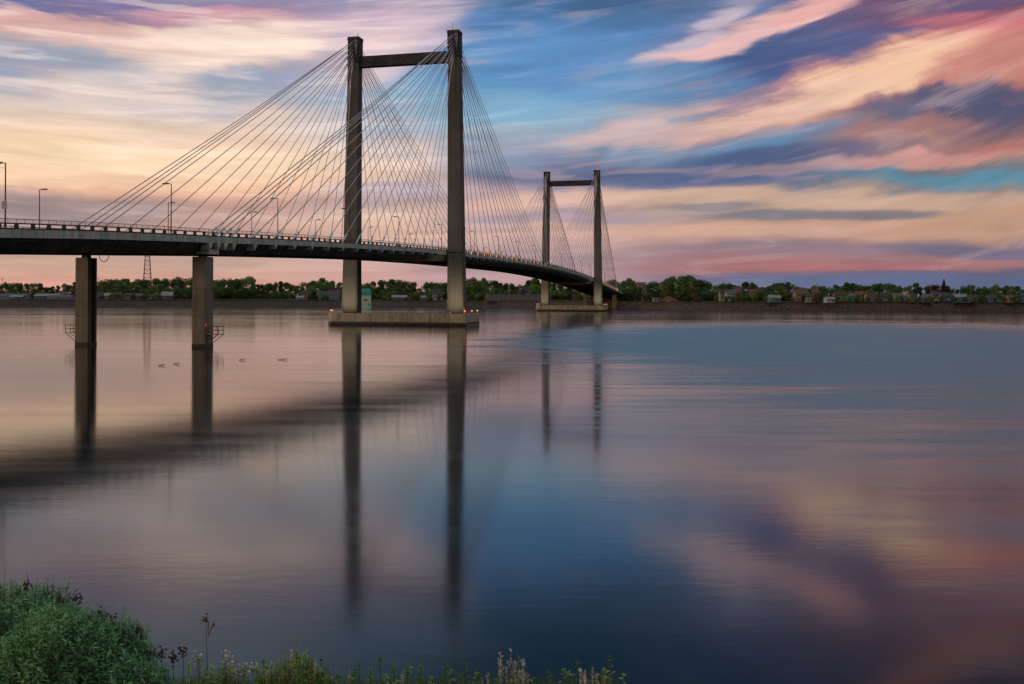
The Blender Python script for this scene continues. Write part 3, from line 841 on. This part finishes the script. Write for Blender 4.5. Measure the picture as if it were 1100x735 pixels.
for T_ in TREES:
    px_, P_, base_, H_, kind, mk, zone, wide, wpx, dist, ordn = T_
    if kind == 'tall' and H_ > 0: wide *= 1.1
    wmul = {'round':1.0,'tall':1.05,'cone':.9,'bush':1.0}[kind]*wide
    nm = {'round':'broadleaf_tree','tall':'poplar_tree','cone':'conifer_tree','bush':'shrub'}[kind]
    tot = cnt[(zone,kind,mk)]
    lab = '%s %s %s %s' % (TONE[mk], SHP[kind], 'shrub' if kind == 'bush' else 'tree', zone)
    if tot > 1: lab += ', %s from left' % ORD[min(ordn,30)-1]
    words = lab.split()
    o = empty(nm, (P_.x, P_.y, base_), rt.uniform(0,6.28), label=' '.join(words[:16]), cat='shrub' if kind == 'bush' else 'tree', group='trees and shrubs on the far bank')
    cmz, tmz = PROTO[(kind, rt.randrange(NV[kind]), mk)]
    for nm2, me in (('crown',cmz),('trunk',tmz)):
        c = bpy.data.objects.new(nm2, me); col.objects.link(c); c.parent = o
    o.scale = (H_*wmul*1.0, H_*wmul*1.0, H_)

# ------------------------------------------------------------------ buildings on the far bank
def mat_c(name, c, **k):
    return material(name, c, var=.18, scale=.6, **k)
HC_ = {'blue':mat_c('blue wall',(0.089,0.110,0.138)),'paleblue':mat_c('pale blue wall',(0.157,0.178,0.200)),'white':mat_c('white wall',(0.294,0.287,0.277)),'cream':mat_c('cream wall',(0.235,0.206,0.164)),
  'pink':mat_c('pink wall',(0.243,0.143,0.114)),'orange':mat_c('orange stucco',(0.253,0.142,0.096)),'grey':mat_c('grey wall',(0.098,0.094,0.094)),'brown':mat_c('brown wall',(0.100,0.071,0.057)),
  'teal':mat_c('teal wall',(0.070,0.142,0.156)),'tan':mat_c('tan wall',(0.175,0.140,0.111))}
RC_ = {'blue':mat_c('blue roof',(0.075,0.101,0.136)),'slate':mat_c('slate roof',(0.046,0.050,0.058)),'brown':mat_c('brown roof',(0.063,0.043,0.034)),'red':mat_c('terracotta roof',(0.138,0.066,0.049)),
  'pale':mat_c('pale metal roof',(0.230,0.247,0.262)),'grey':mat_c('grey roof',(0.100,0.100,0.103))}
M['pane'] = material('window glass', (.03,.04,.05), rough=.15, spec=.6)
M['door'] = material('door paint', (.12,.07,.05))
M['trim'] = material('white trim', (.6,.6,.58))
def house(px0, px1, ybot, ytop, off, wall, roof, label, cat='house', name='house', flat=False, rz=0, depth=None, eave=.62, floors=1):
    d0 = shore_y(gx((px0+px1)/2, 680)) + off
    p0, p1 = at(px0, ybot, d0), at(px1, ybot, d0)
    topz = at((px0+px1)/2, ytop, d0).z; bz = crest_h(p0.x) + .3
    wd = (p1.x-p0.x); H_ = max(2.6, topz-bz); dp = depth or max(5, min(12, wd*.7))
    o = empty(name, ((p0.x+p1.x)/2, d0+dp/2, bz), rz, label=label, cat=cat)
    hw = wd/2; hd = dp/2; ev = H_*(eave if not flat else .96)
    q = MB(); q.box(-hw,hw,-hd,hd,-.6,ev)
    if not flat:
        q.add([(-hw,-hd,ev),(-hw,hd,ev),(-hw,0,H_-.1)], [(0,1,2)]); q.add([(hw,-hd,ev),(hw,hd,ev),(hw,0,H_-.1)], [(0,2,1)])
    q.build('wall', HC_[wall], o)
    q = MB(); e = .35
    if flat: q.box(-hw-e,hw+e,-hd-e,hd+e,ev,H_)
    else:
        for sg in (-1,1):
            q.add([(-hw-e,sg*(hd+e),ev-.18),(hw+e,sg*(hd+e),ev-.18),(hw+e,0,H_),(-hw-e,0,H_),(-hw-e,sg*(hd+e),ev-.02),(hw+e,sg*(hd+e),ev-.02),(hw+e,0,H_+.16),(-hw-e,0,H_+.16)],
                  [(0,1,2,3),(4,5,6,7),(0,1,5,4),(1,2,6,5),(3,0,4,7)])
    rf = q.build('roof', RC_[roof], o)
    if not flat and wd > 6:
        q = MB(); q.box(hw*.3,hw*.3+.7,-.6,.2,H_-.6,H_+.8); q.build('chimney', HC_['brown'], rf)
    nW = max(2, int(wd/3.2)); fh = ev/floors
    for fl_ in range(floors):
        for k_ in range(nW):
            x = -hw + wd*(k_+.5)/nW
            if fl_ == 0 and k_ == nW//2 and wd < 22:
                q = MB(); q.box(x-.5,x+.5,-hd-.05,-hd+.02,-.1,min(2.1,fh*.85)); q.build('door', M['door'], o); continue
            z0 = fl_*fh + fh*.35; z1 = fl_*fh + fh*.8
            q = MB(); q.box(x-.75,x+.75,-hd-.06,-hd+.02,z0-.1,z1+.1); wn_ = q.build('window', M['trim'], o)
            q = MB(); q.box(x-.62,x+.62,-hd-.08,-hd-.061,z0,z1); q.build('pane', M['pane'], wn_)
    return o
H = house
H(-8,27,321,315.6,16,'paleblue','blue','long low shed with blue roof at the far left edge','shed','shed',depth=12)
H(10,24,321.5,318.6,11,'blue','pale','small pale-roofed shed in front of the long blue-roofed one','shed','shed')
H(36,62,321,315.8,17,'blue','pale','long pale-roofed shed left of the left pier','shed','shed',depth=12)
H(50,76,321.3,317.2,11.5,'paleblue','grey','low grey-roofed shed beside the left pier','shed','shed')
H(62,72,320,313.5,26,'white','blue','taller white shed with blue roof behind the low sheds','shed','shed')
H(104,111,321,314,18,'blue','slate','slate-roofed blue house just right of the left pier')
H(112,119,321,315,14,'paleblue','pale','pale blue house with pale roof between the piers')
H(120,130,321,314.5,20,'brown','brown','brown house with brown roof between the piers')
H(133,144,321,315,16,'paleblue','slate','pale blue wide house with slate roof between the piers')
H(145,153,321,315.5,15,'grey','grey','grey house left of the lattice tower')
H(158,166,321,316,17,'white','brown','white house with brown roof right of the lattice tower',)
H(173,185,321,313.5,13,'grey','pale','grey gabled house with pale roof near the right pier',eave=.5)
H(318,326,321,318,12,'paleblue','pale','tiny pale shed among the trees left of the near tower','shed','shed')
H(323,334,320,312.5,24,'tan','brown','tan house with brown roof left of the near tower')
H(340,364,321,313,18,'blue','pale','long two-storey blue building beside the near tower leg','building','building',flat=True,floors=2)
H(352,366,318,309.5,34,'brown','brown','flat brown building above the long blue one','building','building',flat=True)
H(421,437,320.5,317.3,13,'blue','pale','low blue shed seen between the near tower legs','shed','shed')
H(452,463,320.5,317.8,12,'paleblue','pale','low pale blue shed near the right tower leg','shed','shed')
H(464,475,320.5,310.5,24,'white','slate','white gabled house near the right leg of the near tower',eave=.5)
H(523,592,321,316.4,13,'grey','pale','very long low grey warehouse with pale roof between the towers','warehouse','warehouse',flat=True,depth=10)
H(545,560,316,312.8,40,'brown','brown','brown house behind the long warehouse')
H(562,572,314,308.5,46,'blue','slate','blue slate-roofed house above the long warehouse')
H(686,694,315,303.5,52,'orange','red','tall orange building just right of the bridge end','building','building',floors=3,eave=.85)
H(774,781,318,310.5,30,'cream','brown','cream house with brown roof right of the high clump')
H(781,791,318.5,311.5,28,'white','blue','white house with blue roof right of the high clump')
H(789,797,316,309,40,'orange','red','orange house behind the white one with blue roof')
H(806,817,317,311,36,'tan','red','tan house with red roof behind the hedge')
H(815,820,315,309,44,'orange','brown','narrow orange house behind the hedge')
H(827,839,322,317.2,14,'teal','pale','teal shed with pale roof at the end of the hedge','shed','shed')
H(855,869,323.5,311,22,'pink','red','big pink house with red roof and two storeys on the right bank',floors=2)
H(866,875,323.5,315.5,14,'cream','brown','cream porch house in front of the big pink house')
H(875,880,320,308.5,40,'brown','red','narrow brown house behind the big pink house')
H(888,897,324,322,9,'white','pale','low white shed on the crest of the right bank','shed','shed')
H(898,912,322,313.5,24,'orange','brown','orange house with wide brown roof on the right bank')
H(914,921,321,315,22,'teal','grey','teal cottage with grey roof on the right bank')
H(921,930,322,313,24,'orange','red','orange house with red roof left of the tan one')
H(932,943,322,314,20,'tan','brown','tan house with brown roof on the right bank')
H(948,955,322,314.5,24,'paleblue','slate','pale blue narrow house on the right bank')
H(961,969,322,315,22,'cream','grey','cream house with grey roof on the right bank')
H(972,977,322,313.5,34,'paleblue','pale','pale blue house half hidden by trees on the right bank')
H(978,984,322,315,20,'orange','brown','small orange house on the right bank')
H(993,1002,323,316,18,'grey','grey','grey house left of the copper conifer')
H(1003,1010,322,313.5,28,'paleblue','slate','pale blue house below the copper conifer')
H(1012,1021,322,314.5,24,'blue','slate','blue house right of the copper conifer')
H(1027,1040,323,316,18,'teal','pale','low teal house with pale roof near the right edge')
H(1042,1051,323,317,16,'grey','slate','grey slate-roofed house near the right edge')
H(1063,1071,323,317,20,'paleblue','slate','pale blue slate-roofed house near the right edge')
H(1084,1091,324,317,16,'orange','red','small orange house with red roof at the right edge')
H(1095,1104,324,316.5,18,'teal','slate','teal house cut by the right edge')
H(702,711,324,319.3,9,'tan','grey','pale windowed concrete box on the bank by the earth mound','building','pump_house',flat=True)

# green river gauge house standing in the water by the near tower
gp = at(393, 329.5, 700)
G = empty('gauge_house', (gp.x, gp.y, 0), .1, label='pale green gauge house with teal top standing in the water behind the near tower', cat='gauge house')
M['palegreen'] = material('pale green paint', (.42,.55,.34), var=.15, scale=.5); M['tealroof'] = material('teal cladding', (.07,.28,.26), var=.2)
q = MB(); q.frustum((0,0,3.3,3.0,-2),(0,0,3.3,3.0,8.2)); q.build('wall', M['palegreen'], G)
q = MB(); q.frustum((0,0,3.6,3.2,8.2),(0,0,3.5,3.1,10.6)); q.frustum((0,0,3.5,3.1,10.6),(0,0,2.2,2.0,12.6)); q.build('roof', M['tealroof'], G)
q = MB(); q.box(-1.2,.8,-3.08,-3.01,4.2,5.6); q.build('red_marking', material('red marking', (.5,.05,.04)), G)
q = MB(); q.box(1.4,2.4,-3.08,-3.01,.9,3.1); q.build('door', M['tealroof'], G)

# earth mound
md = MB(); mp_ = at(718, 324, shore_y(gx(718,650))+13)
for j in range(7):
    for k_ in range(20):
        a_ = 2*math.pi*k_/20; rr_ = 7.5*(1-j/6)**.9*(1+.12*mn.noise(Vector((math.cos(a_)*2,math.sin(a_)*2,j)))); md.v.append((rr_*math.cos(a_)*1.1, rr_*math.sin(a_)*.7, 4.0*j/6-.3))
for j in range(6):
    for k_ in range(20):
        k2 = (k_+1) % 20; md.f.append((j*20+k_, j*20+k2, (j+1)*20+k2, (j+1)*20+k_)); md.m.append(0)
o = md.build('earth_mound', material('red brown earth', (.20,.085,.045), var=.4, scale=.6)); o.location = (mp_.x, mp_.y, crest_h(mp_.x)); tag(o, 'reddish brown pile of earth on the bank right of the bridge end', 'earth mound')

# lattice tower
def lattice(px_, ybase, ytop, dist, label, wb=2.2, name='lattice_tower'):
    p = at(px_, ytop, dist); z0 = crest_h(p.x)+.6; Hh = p.z-z0
    o = empty(name, (p.x, p.y, z0), .35, label=label, cat='lattice tower')
    def hw(z): return wb*(1-.72*z/Hh)
    for sx, sy in ((1,1),(1,-1),(-1,1),(-1,-1)):
        q = MB(); q.tube([(sx*hw(0),sy*hw(0),-.3),(sx*hw(Hh),sy*hw(Hh),Hh)], .22, 5); q.build('leg', M['brown_steel'], o)
    q = MB(); n_ = 13
    for i in range(n_):
        z, z2 = Hh*i/n_, Hh*(i+1)/n_; a_, b_ = hw(z), hw(z2)
        cs = [(a_,a_),(a_,-a_),(-a_,-a_),(-a_,a_)]; cs2 = [(b_,b_),(b_,-b_),(-b_,-b_),(-b_,b_)]
        for k_ in range(4):
            q.tube([cs[k_]+(z,), cs[(k_+1) % 4]+(z,)], .13, 4); q.tube([cs[k_]+(z,), cs2[(k_+1) % 4]+(z2,)], .10, 4)
    q.build('bracing', M['brown_steel'], o)
    q = MB(); q.tube([(0,0,Hh),(0,0,Hh+2.5)], .1, 5); q.build('antenna', M['brown_steel'], o)
lattice(158.5, 320, 262, 800, 'tall brown lattice mast rising behind the trees below the bridge deck', 3.6)

# utility poles and masts
def pole(px_, ytop, off, label, arm=True):
    d0 = shore_y(gx(px_,650))+off; p = at(px_, ytop, d0); z0 = crest_h(p.x)+.3; Hh = p.z-z0
    o = empty('utility_pole', (p.x,p.y,z0), .2, label=label, cat='pole', group='poles on the far bank')
    q = MB(); q.tube([(0,0,-.4),(0,0,Hh)], [.2,.13], 6); q.build('post', M['pole'], o)
    if arm:
        q = MB(); q.box(-1.3,1.3,-.08,.08,Hh-.9,Hh-.7); q.build('crossarm', M['pole'], o)
for px_, yt, off, lb in [(2.5,298.5,70,'thin wooden pole at the left edge above the trees'),(105.5,298.5,60,'thin pole just right of the left pier'),(112,299.5,60,'second thin pole right of the left pier'),
    (691,305,18,'thin pole beside the orange building right of the bridge'),(872,308,14,'wooden pole in front of the big pink house'),(878,305,15,'tall wooden pole right of the big pink house'),
    (887,312,13,'short pole at the right of the big pink house'),(1000,305,14,'wooden pole left of the copper conifer'),(1043,306,14,'wooden pole between the grey and teal houses near the right edge'),
    (558,305,40,'thin pole behind the long warehouse'),(417,314,12,'short thin pole seen between the near tower legs')]:
    pole(px_, yt, off, lb)

# parked vehicles on the right bank
def vehicle(px_, yb, off, paint, label, van=False, L_=4.6):
    d0 = shore_y(gx(px_,600))+off; p = at(px_, yb, d0); z0 = crest_h(p.x)+.16
    o = empty('parked_van' if van else 'parked_car', (p.x, p.y, z0), -.15, label=label, cat='van' if van else 'car', group='vehicles on the right bank')
    h = L_/2; q = MB()
    prof_ = [(-h,.35),(h,.35),(h,.8),(h*.62,.92),(h*.35,1.45),(-h*.55,1.45),(-h*.9,.95),(-h,.8)] if not van else [(-h,.35),(h,.35),(h,1.0),(h*.72,1.2),(h*.55,2.0),(-h,2.0)]
    k_ = len(prof_)
    q.add([(x,-.88,z) for x, z in prof_] + [(x,.88,z) for x, z in prof_], [tuple(range(k_))[::-1], tuple(range(k_,2*k_))] + [(i,(i+1) % k_,k_+(i+1) % k_,k_+i) for i in range(k_)])
    q.build('body', paint, o)
    for sx in (-1,1):
        for sy in (-1,1):
            w_ = MB(); w_.tube([(sx*h*.62,sy*.72,.34),(sx*h*.62,sy*.92,.34)], .34, 12); w_.build('wheel', M['black'], o)
    q = MB(); z1 = 1.0 if not van else 1.25
    q.box(-h*.5,h*.36,-.90,-.885,z1,z1+.34); q.build('window', M['pane'], o)
pt = {k_: material(k_+' paint', c, rough=.35, spec=.5) for k_, c in {'turquoise':(.10,.42,.48),'tan':(.5,.32,.2),'white':(.6,.6,.6)}.items()}
vehicle(977,324.5,12,pt['turquoise'],'turquoise car parked on the right bank below the cream house')
vehicle(1023,325,12,pt['turquoise'],'turquoise van parked on the right bank right of the copper conifer',True,5.6)
vehicle(1009,325,12,pt['tan'],'tan van parked left of the turquoise van',True,5.4)
vehicle(957,324.5,12,pt['tan'],'tan car parked left of the turquoise car')

# driftwood standing out of the water
for i, (px_, py_, wpx_, lb) in enumerate([(174,393,9,'dark driftwood in the water left of the right pier, left one'),(190,391.5,8,'dark driftwood in the water left of the right pier, right one'),
      (260,387,7,'small driftwood in the water right of the right pier'),(304,386.5,12,'longer driftwood branch in the water before the near tower')]):
    dist = HC*F/(py_-Y0+.8); p = at(px_, py_, dist); wd = wpx_*dist/F; q = MB(); rd_ = random.Random(i)
    pts = [(-wd/2,0,.02),(-wd/4,.1,.10),(0,0,.06),(wd/4,-.1,.16),(wd/2,0,.05)]
    q.tube(pts, [.02,.045,.05,.035,.01], 6); q.tube([(wd/5,0,.1),(wd/3,.1,.2)], [.025,.01], 5); q.tube([(-wd/8,0,.1),(-wd/4,-.1,.14)], [.025,.01], 5)
    o = q.build('driftwood', material('wet driftwood', (.16,.11,.085))); o.location = (p.x,p.y,0); tag(o, lb, 'driftwood', 'driftwood in the river')

# ------------------------------------------------------------------ foreground plants
def leafmat(name, c, dk): return material(name, c, var=.45, scale=6, dark=dk, spec=.2, trans=.35, rough=.6)
M['bushleaf'] = leafmat('bush leaf', (.24,.50,.22), (.06,.17,.09))
M['weedleaf'] = leafmat('weed leaf', (.30,.48,.10), (.10,.19,.05))
M['weedleaf2'] = leafmat('dark weed leaf', (.14,.27,.06), (.06,.12,.035))
M['stem'] = material('green stem', (.06,.08,.03), scale=10)
M['drystem'] = material('dry stem', (.07,.045,.03), scale=10)
M['seed'] = material('red brown seed', (.10,.055,.042), scale=30, var=.5)
M['plume'] = material('pale seed plume', (.72,.67,.62), scale=20, var=.4, trans=.3)
M['palebud'] = material('pale yellow-green bud', (.42,.48,.20), scale=20, var=.4, trans=.3)
def leaf(mb, p, d_, ln, wd, rn, droop=.2):
    d_ = d_.normalized(); sd = d_.cross(Vector((rn.uniform(-.4,.4), rn.uniform(-.4,.4), 1)))
    if sd.length < .01: sd = Vector((1,0,0))
    sd.normalize(); up = sd.cross(d_)
    a_ = p + d_*ln*.45 + sd*wd/2; b_ = p + d_*ln*.45 - sd*wd/2; c_ = p + d_*ln - Vector((0,0,ln*droop))
    mb.add([p, a_, c_, b_], [(0,1,2,3)])
def bush(px_, yt, dist, rx, label, seed, nst=900, mat='bushleaf', ls=1.0):
    rn = random.Random(seed); top = at(px_, yt, dist); bz = near_z(dist)-.05; Hh = top.z-bz
    o = empty('bush', (top.x, dist, bz), 0, label=label, cat='bush')
    fo = MB(); st = MB()
    for i in range(nst):
        a_ = rn.uniform(0,6.283); q = math.sqrt(rn.random())
        ex, ey = math.cos(a_)*q*rx, math.sin(a_)*q*rx
        ez = Hh - rx*(1-math.sqrt(max(0,1-(q*.98)**2)))*.9
        ez += -abs(rn.gauss(0,.05)) + .09*mn.noise(Vector((ex*7,ey*7,seed)))
        if rn.random() < .10: ez += rn.uniform(0,.09)*rx/.4
        b0 = Vector((ex*.3, ey*.3, 0)); e = Vector((ex,ey,ez)); m_ = Vector((ex*.75,ey*.75,ez*.6))
        st.tube([b0,m_,e], [.005,.003,.001], 3, cap=False)
        for k_ in range(24):
            t_ = 1-.42*((k_+rn.random())/24)**1.2
            p = b0*(1-t_)**2 + m_*2*t_*(1-t_) + e*t_*t_
            dv = Vector((rn.gauss(0,.8), rn.gauss(0,.8), rn.uniform(.1,1.2)))
            leaf(fo, p, dv, rn.choice((.7,1,1,1.5))*rn.uniform(.022,.044)*ls, rn.uniform(.005,.013)*ls, rn)
    fo.build('foliage', M[mat], o); st.build('stems', M['stem'], o)
    return o
B1 = bush(8, 629, 5.3, .46, 'large fine-leaved green bush at the lower left corner', 1, 1300)
B2 = bush(98, 662, 4.9, .30, 'smaller green bush right of the corner bush', 2, 800)
bush(60, 655, 4.7, .30, 'green bush in front of the corner bush', 5, 700)
bush(148, 704, 4.6, .17, 'low green tuft at the right foot of the corner bushes', 6, 300)
bush(312, 709, 4.35, .14, 'yellow-green leafy clump below the pale budding plumes', 3, 240, 'weedleaf', .8)
bush(232, 722, 4.45, .11, 'low brownish-green clump below the lone seed stalk', 4, 130, 'weedleaf2', .8)
bush(340, 716, 4.4, .09, 'small dark leafy clump right of the yellow-green clump', 8, 110, 'weedleaf2', .9)
bush(652, 725, 4.4, .07, 'small dark clump beside the pale flower tuft', 9, 80, 'weedleaf2', .9)
def seedstalk(px_, yt, dist, label, big=.018, nh=3, bend=.05, mat='seed', low=None):
    rn = random.Random(int(px_*7)); p = at(px_, yt, dist); bz = near_z(dist)-.05; Hh = p.z-bz
    o = empty('seed_stalk', (p.x,dist,bz), 0, label=label, cat='weed', group='seed stalks on the near bank')
    q = MB(); q.tube([(bend,0,0),(bend*.6,0,Hh*.5),(0,0,Hh-big)], [.003,.002,.0012], 5); q.build('stem', M['drystem'], o)
    hd = MB()
    for k_ in range(nh*9):
        c = Vector((rn.gauss(0,big*.55), rn.gauss(0,big*.55), Hh-big*1.2+rn.gauss(0,big*.65))); hd.ball(c, big*rn.uniform(.16,.32), n=5)
    hd.build('seed_head', M[mat], o)
    if low:
        for dx_, dz_ in low:
            s2 = MB(); s2.tube([(bend*.2,0,Hh-dz_-.05),(dx_,0,Hh-dz_)], .002, 4)
            for k_ in range(6): s2.ball((dx_+rn.gauss(0,big*.35),rn.gauss(0,big*.3),Hh-dz_+rn.gauss(0,big*.4)), big*.25, n=5)
            s2.build('side_head', M[mat], o)
SS = [(29,624,5.0),(19,632,5.2),(64,641,5.0),(85,639,5.0),(77,662,4.9),(109,655,4.8),(113,663,4.8),(121,661,4.8),(126,672,4.7),(147,673,4.7),(130,684,4.6),(127,697,4.5),(160,698,4.6),(174,697,4.6),(186,702,4.6),(197,694,4.6),(49,633,5.3)]
for i, (a_, b_, c_) in enumerate(sorted(SS)):
    seedstalk(a_, b_, c_+.25, 'dark red-brown seed head above the corner bushes, %s from the left' % ORD[i], .020, 3, rt.uniform(-.08,.04))
seedstalk(221, 660, 4.6, 'tall lone seed stalk standing above the weeds against the water', .014, 2, .05, low=[(.03,.045),(.012,.03)])
for i, (a_, b_, c_) in enumerate([(212,701,4.6),(243,699,4.6),(247,713,4.5),(272,711,4.5),(259,715,4.6)]):
    seedstalk(a_, b_, c_, 'pale fluffy seed head on the near bank, %s from the left' % ORD[i], .022, 3, .03, mat='plume')
def weed(px_, yt, dist, label, mat='weedleaf', ns=3, spread=.06, ls=.032):
    rn = random.Random(int(px_*13+yt)); p = at(px_, yt, dist); bz = near_z(dist)-.05; Hh = p.z-bz
    o = empty('leafy_weed', (p.x,dist,bz), 0, label=label, cat='weed', group='leafy weeds on the near bank')
    st = MB(); lf = MB()
    for k_ in range(ns):
        f_ = 1 if k_ == 0 else rn.uniform(.86,.98); ex = 0 if k_ == 0 else rn.uniform(-spread,spread); ey = rn.uniform(-spread,spread)
        e = Vector((ex,ey,Hh*f_-.01)); m_ = Vector((ex*.4,ey*.4,Hh*.5)); st.tube([(0,0,0),m_,e], [.005,.004,.0015], 4)
        for j in range(30):
            t_ = 1-.30*((j+rn.random())/26)**1.3; q_ = m_*(1-t_)*2*t_ + e*t_*t_ 
            dv = Vector((math.cos(j*2.4),math.sin(j*2.4),rn.uniform(.1,.9))); leaf(lf, q_, dv, ls*rn.uniform(.6,1.2)*(1.25-t_*.5), ls*.6*rn.uniform(.7,1.1), rn)
        for j in range(6): leaf(lf, e, Vector((rn.gauss(0,.6),rn.gauss(0,.6),1)), ls*.7, ls*.3, rn)
    st.build('stem', M['stem'], o); lf.build('leaves', M[mat], o)
wd_list = [(203,712,4.4,2),(214,708,4.4,3),(226,716,4.3,4),(236,720,4.3,3),(249,722,4.3,4),(262,718,4.3,4),(274,719,4.3,5),(285,706,4.4,5),(292,710,4.3,5),(318,709,4.3,6),(335,706,4.4,5),(344,712,4.4,4),(352,721,4.3,3),
  (364,722,4.3,3),(376,724,4.3,3),(386,711,4.4,3),(398,719,4.4,3),(408,711,4.4,3),(415,722,4.3,3),(423,716,4.4,3),(438,714,4.4,3),(452,716,4.4,3),(464,725,4.3,2),(478,712,4.4,4),(485,718,4.4,4),(499,711,4.4,4),(512,728,4.3,2),
  (534,722,4.3,4),(572,724,4.3,3),(590,721,4.3,3),(604,716,4.4,3),(621,713,4.4,3),(612,726,4.3,2),(657,708,4.5,3),(651,722,4.3,4),(645,728,4.3,3),(672,729,4.3,2)]
for i, (a_, b_, c_, n_) in enumerate(wd_list):
    kind = ('weedleaf','weedleaf2')[i % 2]
    weed(a_, b_, c_+.02*(i%3), 'small leafy green weed in the bottom row, %s from the left' % ORD[i] if i < 30 else 'small leafy green weed at the right end of the bottom row, %s from the left' % ORD[i-30], kind, n_)
gr = MB(); rg = random.Random(21)
for i in range(2600):
    px_ = rg.uniform(185,662) if rg.random() < .8 else rg.uniform(190,360); dd = rg.uniform(4.2,4.7)
    hump = 8*max(0, 1-abs(px_-315)/60) + 5*max(0, 1-abs(px_-645)/25) + 4*max(0, 1-abs(px_-215)/40)
    yt = 733 - hump*rg.random() - abs(rg.gauss(0,5.5)); p = at(px_, yt, dd); b0 = Vector((p.x+rg.uniform(-.05,.05), dd, p.z-.30)); w_ = rg.uniform(.0015,.004)
    m_ = (b0+p)/2 + Vector((rg.uniform(-.015,.015),0,.02)); gr.add([b0-Vector((w_,0,0)), b0+Vector((w_,0,0)), m_+Vector((w_,0,0)), p, m_-Vector((w_,0,0))], [(0,1,2,4),(4,2,3)], 0 if rg.random() < .7 else 1)
tag(gr.build('bank_grass', [M['weedleaf2'], M['drystem']]), label='tangled grass and dry stalks along the near bank', kind='stuff')
def plume(px_, yt, dist, label, ns=8, spread=.05, mat='plume', ln=.10):
    rn = random.Random(int(px_*3)); p = at(px_, yt, dist); bz = near_z(dist)-.05; Hh = p.z-bz
    o = empty('feathery_plant', (p.x,dist,bz), 0, label=label, cat='plant', group='feathery plants on the near bank')
    st = MB(); fe = MB()
    for k_ in range(ns):
        ex = rn.uniform(-spread,spread); e = Vector((ex, rn.uniform(-.04,.04), Hh*(1 if k_ == 0 else rn.uniform(.93,.99)))) if k_ else Vector((0,0,Hh))
        st.tube([(0,0,0),(e.x*.4,e.y*.4,Hh*.6),e], [.003,.002,.001], 4)
        for j in range(70):
            t_ = rn.random(); q_ = e - Vector((e.x*.15*t_*.3,0,ln*1.6*t_)); leaf(fe, q_, Vector((rn.gauss(0,.6),rn.gauss(0,.6),1.0)), rn.uniform(.007,.018), .004, rn, -.1)
    st.build('stem', M['drystem'], o); fe.build('plume', M[mat], o)
plume(549,699,4.4,'pale grey feathery plume standing tallest in the middle of the bottom row',18,.06,ln=.12)
plume(557,706,4.4,'shorter green-grey plume touching the tall pale plume',12,.05,'palebud')
plume(524,724,4.3,'small pale plume left of the tall pale plume',5,.02)
plume(563,714,4.3,'thin pale plume right of the tall pale plume',5,.025)
plume(637,719,4.3,'broad pale grey flower tuft near the right end of the plants',12,.055,ln=.06)
plume(628,722,4.3,'low pale tuft left of the broad pale flower tuft',8,.03,ln=.05)
plume(301,703,4.3,'pale green budding plume in the leafy clump, left one',10,.06,'palebud')
plume(326,703,4.3,'pale green budding plume in the leafy clump, right one',10,.05,'palebud')
plume(312,699,4.4,'thin pale spike between the two budding plumes',3,.01)
plume(362,721,4.3,'purplish thin grass plume right of the leafy clump',5,.02)
plume(376,722,4.3,'purplish thin grass plume left of the bottom row middle weeds',5,.02)
plume(433,722,4.3,'thin pale grass plume among the middle weeds',6,.03)

# ------------------------------------------------------------------ camera
cd = bpy.data.cameras.new('camera'); co = bpy.data.objects.new('camera', cd); col.objects.link(co)
cd.sensor_width = 36; cd.lens = 36*F/1100; cd.clip_end = 20000; cd.clip_start = .05
cyp = Y0 - F*math.tan(PITCH)
cd.shift_x = (550-CX)/1100; cd.shift_y = -(367.5-cyp)/1100
co.location = (0,0,HC)
co.matrix_world = Matrix.Translation((0,0,HC)) @ Matrix.Rotation(math.pi/2+PITCH, 4, 'X') @ Matrix.Rotation(ROLL, 4, 'Z')
sc.camera = co
sc.view_settings.view_transform = 'Standard'; sc.view_settings.look = 'None'
sc.view_settings.exposure = 0; sc.view_settings.gamma = 1
sc.cycles.max_bounces = 5; sc.cycles.diffuse_bounces = 2; sc.cycles.use_adaptive_sampling = True; sc.cycles.adaptive_threshold = .02
